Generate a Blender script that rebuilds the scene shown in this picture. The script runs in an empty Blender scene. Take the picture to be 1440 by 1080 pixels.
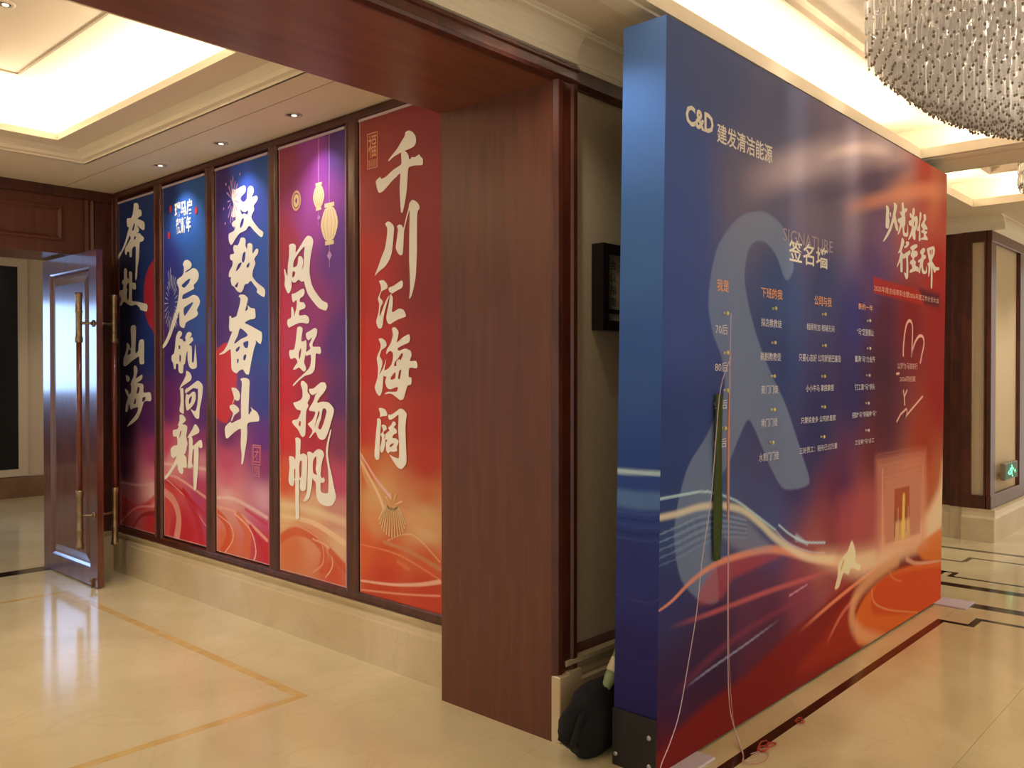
import bpy, bmesh, math, random
import numpy as np
from mathutils import Vector, Matrix, noise
from mathutils.geometry import tessellate_polygon
random.seed(7); np.random.seed(7)
SC = bpy.context.scene
COL = SC.collection

# ---------------------------------------------------------------- camera
HEAD = math.atan2(1106, 1205); PITCH = -math.atan(12/1205)
cam_d = bpy.data.cameras.new('camera'); cam = bpy.data.objects.new('camera', cam_d); COL.objects.link(cam)
cam_d.sensor_width = 36; cam_d.lens = 36*1205/1440; cam_d.clip_end = 60
cam.location = (0, 0, 1.58)
cam.rotation_euler = (math.pi/2+PITCH, 0, HEAD-math.pi/2)
SC.camera = cam
# ---------------------------------------------------------------- world, exposure
SC.view_settings.view_transform = 'Standard'; SC.view_settings.look = 'None'
SC.view_settings.gamma = 1; SC.view_settings.use_curve_mapping = False
SC.view_settings.exposure = 0.0
w = bpy.data.worlds.new('world'); SC.world = w; w.use_nodes = True
w.node_tree.nodes['Background'].inputs[0].default_value = (1, .88, .74, 1)
w.node_tree.nodes['Background'].inputs[1].default_value = 0.9
WARM = (1, .90, .76); COOL = (.93, .95, 1)
def area(name, loc, sx, sy, power, color, rot=(math.pi, 0, 0)):
    l = bpy.data.lights.new(name, 'AREA'); l.shape = 'RECTANGLE'; l.size = sx; l.size_y = sy; l.energy = power; l.color = color
    o = bpy.data.objects.new(name, l); o.location = loc; o.rotation_euler = rot; COL.objects.link(o); return o
def spot(name, loc, power, color, angle, rot=(0, 0, 0), blend=.6, r=.03):
    l = bpy.data.lights.new(name, 'SPOT'); l.energy = power; l.color = color; l.spot_size = math.radians(angle); l.spot_blend = blend; l.shadow_soft_size = r
    o = bpy.data.objects.new(name, l); o.location = loc; o.rotation_euler = rot; COL.objects.link(o); return o
# cove strips lie on the shelves behind the lips of the ceiling trays and shine up
KL = 1.9
area('cove_strip', (2.24, 4.85, 3.17), .08, 2.5, 9*KL, WARM)
area('cove_strip', (.25, 6.08, 3.17), 3.7, .08, 13*KL, WARM)
area('cove_strip', (-1.72, 4.85, 3.17), .08, 2.5, 9*KL, WARM)
area('cove_strip', (.25, 3.6, 3.17), 3.7, .08, 9*KL, WARM)
KM = 1.15
area('cove_strip', (2.2, 2.05, 3.137), 8.0, .07, 28*KM, WARM)
area('cove_strip', (6.39, -.25, 3.137), .07, 4.2, 15*KM, WARM)
area('cove_strip', (2.2, -2.5, 3.137), 8.0, .07, 24*KM, WARM)
area('cove_strip', (7.6, 2.26, 3.137), 1.4, .07, 7*KM, WARM)
area('cove_strip', (8.50, -.1, 3.137), .07, 4.2, 15*KM, WARM)
area('cove_strip', (6.73, -.1, 3.137), .07, 4.2, 13*KM, WARM)
# recessed downlights: three wash the banners, others stand over the floor, the hall pair is added fill
for y in (5.87, 5.03, 4.18):
    spot('banner_downlight', (2.75, y, 3.03), 17, COOL, 104, (0, math.radians(-6), 0), .9)
for x, y in ((1.42, 4.68), (0.0, 4.68)):
    spot('ceiling_downlight', (x, y, 3.37), 75, WARM, 110)
spot('wall_fill_spot', (1.7, 1.75, 3.04), 7, WARM, 120)  # unseen spots added to brighten the dark wall beside the portal
spot('wall_fill_spot', (2.52, 2.08, 3.05), 14, WARM, 130)
spot('ceiling_downlight', (1.0, 6.8, 3.03), 30, WARM, 110)
spot('corridor_downlight', (8.75, 1.3, 3.06), 60, WARM, 120)
spot('corridor_downlight', (10.4, 1.2, 3.06), 60, WARM, 120)
# lamps inside the crystal chandeliers
for x, y, z, p in ((4.1, .75, 3.2, 88), (4.8, .75, 3.2, 88), (7.6, 1.12, 3.25, 26)):
    l = bpy.data.lights.new('chandelier_lamp', 'POINT'); l.energy = p; l.color = (1, .86, .68); l.shadow_soft_size = .12
    o = bpy.data.objects.new('chandelier_lamp', l); o.location = (x, y, z); COL.objects.link(o)
# the banquet room behind the double doors: a lamp for the unseen blue screen mirrored in the leaf, and a weak warm lamp
area('blue_screen_light', (.75, 12.0, 1.95), 1.7, 1.15, 55, (.36, .56, 1), (math.radians(90), 0, math.radians(180)))
spot('banquet_downlight', (4.3, 10.6, 3.0), 40, (1, .8, .62), 130)

# ---------------------------------------------------------------- materials
def srgb(r, g, b):
    f = lambda c: (c/12.92 if c <= .04045 else ((c+.055)/1.055)**2.4)
    return (f(r/255), f(g/255), f(b/255), 1)
def mat(name, col, rough=.5, metal=0, spec=.5, coat=0, emis=None, es=0, trans=0, coat_r=.1):
    m = bpy.data.materials.new(name); m.use_nodes = True; b = m.node_tree.nodes['Principled BSDF']
    b.inputs['Base Color'].default_value = col; b.inputs['Roughness'].default_value = rough; b.inputs['Metallic'].default_value = metal
    b.inputs['Specular IOR Level'].default_value = spec; b.inputs['Coat Weight'].default_value = coat; b.inputs['Coat Roughness'].default_value = coat_r
    b.inputs['Transmission Weight'].default_value = trans
    if emis: b.inputs['Emission Color'].default_value = emis; b.inputs['Emission Strength'].default_value = es
    return m
def noisy(m, c1, c2, scale, stretch=(1, 1, 1), detail=6, lo=.35, hi=.65, bump=0, distort=0, rvar=0):
    nt = m.node_tree; N = nt.nodes; L = nt.links; b = N['Principled BSDF']
    tc = N.new('ShaderNodeNewGeometry'); mp = N.new('ShaderNodeMapping'); mp.inputs['Scale'].default_value = stretch
    nz = N.new('ShaderNodeTexNoise'); nz.inputs['Scale'].default_value = scale; nz.inputs['Detail'].default_value = detail; nz.inputs['Distortion'].default_value = distort
    cr = N.new('ShaderNodeValToRGB'); cr.color_ramp.elements[0].position = lo; cr.color_ramp.elements[1].position = hi
    cr.color_ramp.elements[0].color = c1; cr.color_ramp.elements[1].color = c2
    L.new(tc.outputs['Position'], mp.inputs[0]); L.new(mp.outputs[0], nz.inputs[0]); L.new(nz.outputs[0], cr.inputs[0]); L.new(cr.outputs[0], b.inputs['Base Color'])
    if bump:
        bp = N.new('ShaderNodeBump'); bp.inputs['Strength'].default_value = bump; bp.inputs['Distance'].default_value = .01
        L.new(nz.outputs[0], bp.inputs['Height']); L.new(bp.outputs[0], b.inputs['Normal'])
    return m
wood = noisy(mat('mahogany veneer', (0,0,0,1), .5, coat=.18, coat_r=.25), srgb(92, 46, 26), srgb(106, 55, 32), 3, (9, 9, .7), distort=.4)
woodX = noisy(mat('mahogany veneer along', (0,0,0,1), .4, coat=.3, coat_r=.25), srgb(110, 60, 36), srgb(128, 72, 44), 3, (.7, 7, 7), distort=.4)
dark = noisy(mat('dark mahogany', (0,0,0,1), .36, coat=.3, coat_r=.2), srgb(66, 28, 17), srgb(92, 42, 26), 4, (6, 6, 1))
doorw = noisy(mat('polished door wood', (0,0,0,1), .3, coat=1, coat_r=.13), srgb(78, 34, 22), srgb(108, 52, 34), 3, (9, 9, .8))
cream = mat('cream ceiling paint', srgb(238, 225, 203), .7)
creamb = mat('cream moulding paint', srgb(240, 229, 205), .6)
def marble(name, c1, c2, rough, vein, vs=1.3, cell=0):
    m = noisy(mat(name, (0,0,0,1), rough, spec=.5), c1, c2, 1.6, detail=8, distort=.6)
    nt = m.node_tree; N = nt.nodes; L = nt.links; b = N['Principled BSDF']
    g = N.new('ShaderNodeNewGeometry'); nz = N.new('ShaderNodeTexNoise'); nz.inputs['Scale'].default_value = vs; nz.inputs['Detail'].default_value = 9; nz.inputs['Distortion'].default_value = 1.6
    cr = N.new('ShaderNodeValToRGB'); e = cr.color_ramp.elements; e[0].position = .485; e[0].color = (0,0,0,1); e[1].position = .5; e[1].color = (1,1,1,1)
    e2 = e.new(.515); e2.color = (0,0,0,1)
    mx = N.new('ShaderNodeMix'); mx.data_type = 'RGBA'; mx.inputs['B'].default_value = vein
    ml = N.new('ShaderNodeMath'); ml.operation = 'MULTIPLY'; ml.inputs[1].default_value = .22
    old = b.inputs['Base Color'].links[0].from_socket
    L.new(g.outputs['Position'], nz.inputs[0]); L.new(nz.outputs[0], cr.inputs[0]); L.new(cr.outputs[0], ml.inputs[0]); L.new(ml.outputs[0], mx.inputs['Factor'])
    L.new(old, mx.inputs['A']); L.new(mx.outputs['Result'], b.inputs['Base Color'])
    return m
floorm = marble('polished beige marble', srgb(208, 192, 150), srgb(221, 206, 165), .13, srgb(196, 172, 130))
skirtm = marble('beige marble skirting', srgb(204, 184, 146), srgb(220, 202, 168), .3, srgb(182, 156, 112), 3)
skirtd = marble('brown marble skirting', srgb(120, 92, 66), srgb(140, 110, 82), .3, srgb(100, 74, 50), 3)
tanm = noisy(mat('tan marble inlay', (0,0,0,1), .15), srgb(206, 172, 108), srgb(218, 188, 126), 8)
emp = noisy(mat('dark emperador inlay', (0,0,0,1), .15), srgb(26, 14, 6), srgb(66, 42, 24), 9, detail=8)
grout = mat('floor bed', srgb(150, 125, 90), .8)
wallc = noisy(mat('beige wall covering', (0,0,0,1), .75), srgb(206, 186, 152), srgb(213, 194, 160), 60)
wallp = mat('pale wall paint', srgb(205, 190, 168), .7)
brass = noisy(mat('antique bronze', (0,0,0,1), .34, metal=.9), srgb(136, 116, 90), srgb(160, 138, 108), 30)
hwood = mat('handle wood', srgb(110, 44, 28), .3, coat=.5)
black = mat('black fabric', srgb(14, 13, 15), .9)
blackp = mat('black painted steel', srgb(22, 18, 20), .5)
steel = mat('bolt steel', srgb(190, 190, 195), .3, metal=.8)
glassd = mat('dark window glass', srgb(12, 14, 16), .12)
def colmat(name, rough, coat=0):
    m = mat(name, (1, 1, 1, 1), rough, coat=coat, coat_r=.3); nt = m.node_tree
    a = nt.nodes.new('ShaderNodeAttribute'); a.attribute_name = 'print'; nt.links.new(a.outputs['Color'], nt.nodes['Principled BSDF'].inputs['Base Color']); return m
print_b = colmat('banner print', .55); print_d = colmat('backdrop print', .68)
print_d.node_tree.nodes['Principled BSDF'].inputs['Specular IOR Level'].default_value = .08
ink = mat('cream brush ink', srgb(250, 246, 234), .6)
inkw = mat('white print', srgb(240, 234, 222), .5); inkt = mat('pale print', srgb(214, 214, 226), .5)
inko = mat('orange print', srgb(245, 175, 115), .5); inkp = mat('pink print', srgb(245, 185, 165), .5); inkf = mat('faint print', srgb(165, 148, 165), .5)
shadow_ink = mat('dark outline print', srgb(70, 30, 40), .6)
gold = mat('gold print', srgb(238, 214, 150), .5)
crystal = mat('crystal', (1, .98, .96, 1), .07, trans=.4, spec=1)
beadm = mat('crystal bead metal', srgb(128, 120, 106), .35, metal=.4)

# ---------------------------------------------------------------- helpers
def obj(name, bm, m, parent=None, smooth=False, bev=0):
    me = bpy.data.meshes.new(name)
    if bev: bmesh.ops.bevel(bm, geom=bm.edges[:], offset=bev, segments=1, affect='EDGES', clamp_overlap=True)
    bmesh.ops.recalc_face_normals(bm, faces=bm.faces[:])
    bm.to_mesh(me); bm.free()
    if m: me.materials.append(m)
    if smooth: me.polygons.foreach_set('use_smooth', [True]*len(me.polygons))
    o = bpy.data.objects.new(name, me); COL.objects.link(o); o.parent = parent
    return o
def empty(name, loc=(0, 0, 0)):
    o = bpy.data.objects.new(name, None); o.location = loc; o.empty_display_size = .1; COL.objects.link(o); return o
def tag(o, label=None, cat=None, group=None, kind=None):
    if label: o['label'] = label
    if cat: o['category'] = cat
    if group: o['group'] = group
    if kind: o['kind'] = kind
    return o
def box(bm, x0, x1, y0, y1, z0, z1):
    v = [bm.verts.new(p) for p in ((x0,y0,z0),(x1,y0,z0),(x1,y1,z0),(x0,y1,z0),(x0,y0,z1),(x1,y0,z1),(x1,y1,z1),(x0,y1,z1))]
    for f in ((3,2,1,0),(4,5,6,7),(0,1,5,4),(1,2,6,5),(2,3,7,6),(3,0,4,7)): bm.faces.new([v[i] for i in f])
def B(*a):
    bm = bmesh.new(); box(bm, *a); return bm
def extrude(bm, prof, ax, a, b):
    """prof: closed list of two coordinates across axis ax ('x': (y,z), 'y': (x,z), 'z': (x,y))"""
    def P(p, t): return {'x': (t, p[0], p[1]), 'y': (p[0], t, p[1]), 'z': (p[0], p[1], t)}[ax]
    A = [bm.verts.new(P(p, a)) for p in prof]; Bv = [bm.verts.new(P(p, b)) for p in prof]
    n = len(prof)
    for i in range(n): bm.faces.new((A[i], A[(i+1) % n], Bv[(i+1) % n], Bv[i]))
    bm.faces.new(A[::-1]); bm.faces.new(Bv)
def ring(bm, rect, prof):
    """mitred moulding round rect (x0,x1,y0,y1); prof: closed list of (outward offset, z)"""
    x0, x1, y0, y1 = rect; rows = []
    for d, z in prof: rows.append([bm.verts.new(p) for p in ((x0-d, y0-d, z), (x1+d, y0-d, z), (x1+d, y1+d, z), (x0-d, y1+d, z))])
    n = len(prof)
    for i in range(n):
        for k in range(4): bm.faces.new((rows[i][k], rows[i][(k+1) % 4], rows[(i+1) % n][(k+1) % 4], rows[(i+1) % n][k]))
def tube(bm, pts, r, seg=6, closed=False):
    pts = [Vector(p) for p in pts]; rings = []
    for i, p in enumerate(pts):
        a = pts[max(i-1, 0)]; b = pts[min(i+1, len(pts)-1)]; d = (b-a).normalized()
        u = d.orthogonal().normalized() if i == 0 else (rings_u - d*rings_u.dot(d)).normalized()
        rings_u = u; v = d.cross(u); rr = r[i] if isinstance(r, (list, tuple)) else r
        rings.append([bm.verts.new(p + (u*math.cos(t)+v*math.sin(t))*rr) for t in [2*math.pi*k/seg for k in range(seg)]])
    for i in range(len(rings)-1):
        for k in range(seg): bm.faces.new((rings[i][k], rings[i][(k+1) % seg], rings[i+1][(k+1) % seg], rings[i+1][k]))
    bm.faces.new(rings[0][::-1]); bm.faces.new(rings[-1])
def lathe(bm, c, prof, seg=20, ax='z'):
    rows = []
    for r, h in prof:
        row = []
        for k in range(seg):
            t = 2*math.pi*k/seg; a, b = r*math.cos(t), r*math.sin(t)
            row.append(bm.verts.new({'z': (c[0]+a, c[1]+b, c[2]+h), 'x': (c[0]+h, c[1]+a, c[2]+b), 'y': (c[0]+a, c[1]+h, c[2]+b)}[ax]))
        rows.append(row)
    for i in range(len(rows)-1):
        for k in range(seg): bm.faces.new((rows[i][k], rows[i][(k+1) % seg], rows[i+1][(k+1) % seg], rows[i+1][k]))
    bm.faces.new(rows[0][::-1]); bm.faces.new(rows[-1])
def smooth_loop(l, k=3):
    """Catmull-Rom through a closed outline; sharp brush corners are kept"""
    P = np.array(l, float); n = len(P); out = []
    for i in range(n):
        p0, p1, p2, p3 = P[i-1], P[i], P[(i+1) % n], P[(i+2) % n]
        for t in [j/k for j in range(k)]:
            q = .5*((2*p1)+(-p0+p2)*t*.8+(2*p0*.8-p1*(5-.8*1.0)*.8+0*p2)*0)
            m1 = (p2-p0)*.4; m2 = (p3-p1)*.4
            h1 = 2*t**3-3*t**2+1; h2 = -2*t**3+3*t**2; h3 = t**3-2*t**2+t; h4 = t**3-t**2
            out.append(tuple(p1*h1+p2*h2+m1*h3+m2*h4))
    return out
def flat_shape(name, loops, to3, m, parent, k=3):
    """filled outline with holes, laid on a plane; loops are in millimetres of that plane"""
    L3 = [smooth_loop(l, k) for l in loops]
    tri = tessellate_polygon([[Vector((p[0], p[1], 0)) for p in l] for l in L3])
    pts = [p for l in L3 for p in l]
    me = bpy.data.meshes.new(name); me.from_pydata([to3(p[0]/1000, p[1]/1000) for p in pts], [], [tuple(t) for t in tri]); me.materials.append(m)
    o = bpy.data.objects.new(name, me); COL.objects.link(o); o.parent = parent; return o
def text_mesh(body, bold=0):
    c = bpy.data.curves.new('text', 'FONT'); c.body = body; c.offset = bold; c.resolution_u = 2
    o = bpy.data.objects.new('text', c); COL.objects.link(o); bpy.context.view_layer.update()
    me = bpy.data.meshes.new_from_object(o, depsgraph=bpy.context.evaluated_depsgraph_get()); bpy.data.objects.remove(o); bpy.data.curves.remove(c)
    return me
def text(name, body, u0, u1, v0, v1, to3, m, parent, bold=0):
    me = text_mesh(body, bold); n = len(me.vertices)
    co = np.zeros(n*3); me.vertices.foreach_get('co', co); co = co.reshape(-1, 3)
    a = co.min(0); b = co.max(0)
    for i, v in enumerate(me.vertices):
        fu = (co[i, 0]-a[0])/(b[0]-a[0]); fv = (co[i, 1]-a[1])/(b[1]-a[1])
        v.co = to3(u0+(u1-u0)*fu, v0+(v1-v0)*fv)
    me.materials.clear(); me.materials.append(m); me.name = name
    o = bpy.data.objects.new(name, me); COL.objects.link(o); o.parent = parent; return o
# painting of the flat prints: colours live on a fine grid of the printed sheet
def lin(c):
    c = np.asarray(c, float)/255
    return np.where(c <= .04045, c/12.92, ((c+.055)/1.055)**2.4)
def base_paint(U, V, S, sm):
    S = np.array(S, float); C = np.zeros(U.shape+(3,)); W = np.zeros(U.shape)
    for u, v, r, g, b in S:
        ww = 1/((U-u)**2+(V-v)**2+sm*sm)**2; W += ww; C += ww[..., None]*lin((r, g, b))
    return C/W[..., None]
def seg_dist(U, V, P):
    best = np.full(U.shape, 1e9); tt = np.zeros(U.shape); n = len(P)-1
    for i in range(n):
        ax, ay = P[i]; bx, by = P[i+1]; dx, dy = bx-ax, by-ay; L = dx*dx+dy*dy+1e-9
        t = np.clip(((U-ax)*dx+(V-ay)*dy)/L, 0, 1); d = np.hypot(U-ax-t*dx, V-ay-t*dy)
        k = d < best; best = np.where(k, d, best); tt = np.where(k, (i+t)/n, tt)
    return best, tt
def curve_pts(P, k=8):
    P = np.array(P, float); out = []
    for i in range(len(P)-1):
        p0 = P[max(i-1, 0)]; p1 = P[i]; p2 = P[i+1]; p3 = P[min(i+2, len(P)-1)]
        for j in range(k):
            t = j/k; out.append(tuple(.5*(2*p1+(p2-p0)*t+(2*p0-5*p1+4*p2-p3)*t*t+(3*p1-p0-3*p2+p3)*t**3)))
    out.append(tuple(P[-1])); return out
def rib(C, U, V, P, w0, w1, col, al, soft):
    m = curve_pts(P, 6); d, t = seg_dist(U, V, m); hw = (w0+(w1-w0)*t)/2
    fade = 1
    if isinstance(al, tuple): al = al[0]; f = np.clip(np.minimum(t, 1-t)*3.2, 0, 1); fade = f*f*(3-2*f)
    a = np.clip((hw*(1+soft*.6)-d)/(hw*max(soft, .05)*1.6+1e-6), 0, 1); a = a*a*(3-2*a)*al*fade
    C[:] = C*(1-a[..., None])+a[..., None]*lin(col)
def poly(C, U, V, P, col, al, soft):
    P = smooth_loop(P, 4) if len(P) > 4 else list(P); ins = np.zeros(U.shape, bool); n = len(P)
    for i in range(n):
        ax, ay = P[i]; bx, by = P[(i+1) % n]
        c = ((ay > V) != (by > V)); xx = (bx-ax)*(V-ay)/((by-ay) if by != ay else 1e-9)+ax; ins ^= c & (U < xx)
    d, _ = seg_dist(U, V, P+[P[0]]); s = np.where(ins, d, -d)
    a = np.clip(s/max(soft, 1)*.5+.5, 0, 1); a = a*a*(3-2*a)*al
    C[:] = C*(1-a[..., None])+a[..., None]*lin(col)
def sheet(name, nu, nv, to3, colfun, m, parent):
    """printed grid; to3(s,t) with s,t in 0..1 gives the point, colfun gets mm arrays"""
    s = np.linspace(0, 1, nu); t = np.linspace(0, 1, nv); S, T = np.meshgrid(s, t)
    pts = to3(S, T); C = colfun(S, T)
    idx = np.arange(nu*nv).reshape(nv, nu)
    F = np.stack([idx[:-1, :-1], idx[:-1, 1:], idx[1:, 1:], idx[1:, :-1]], -1).reshape(-1, 4)
    me = bpy.data.meshes.new(name); me.vertices.add(nu*nv); me.vertices.foreach_set('co', pts.reshape(-1).astype('f'))
    me.loops.add(F.size); me.loops.foreach_set('vertex_index', F.reshape(-1)); me.polygons.add(len(F)); me.polygons.foreach_set('loop_start', np.arange(0, F.size, 4)); me.polygons.foreach_set('loop_total', np.full(len(F), 4))
    me.update(calc_edges=True); me.validate()
    at = me.color_attributes.new('print', 'FLOAT_COLOR', 'POINT'); c4 = np.ones((nu*nv, 4), 'f'); c4[:, :3] = C.reshape(-1, 3); at.data.foreach_set('color', c4.reshape(-1))
    me.materials.append(m); o = bpy.data.objects.new(name, me); COL.objects.link(o); o.parent = parent; return o
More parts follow.
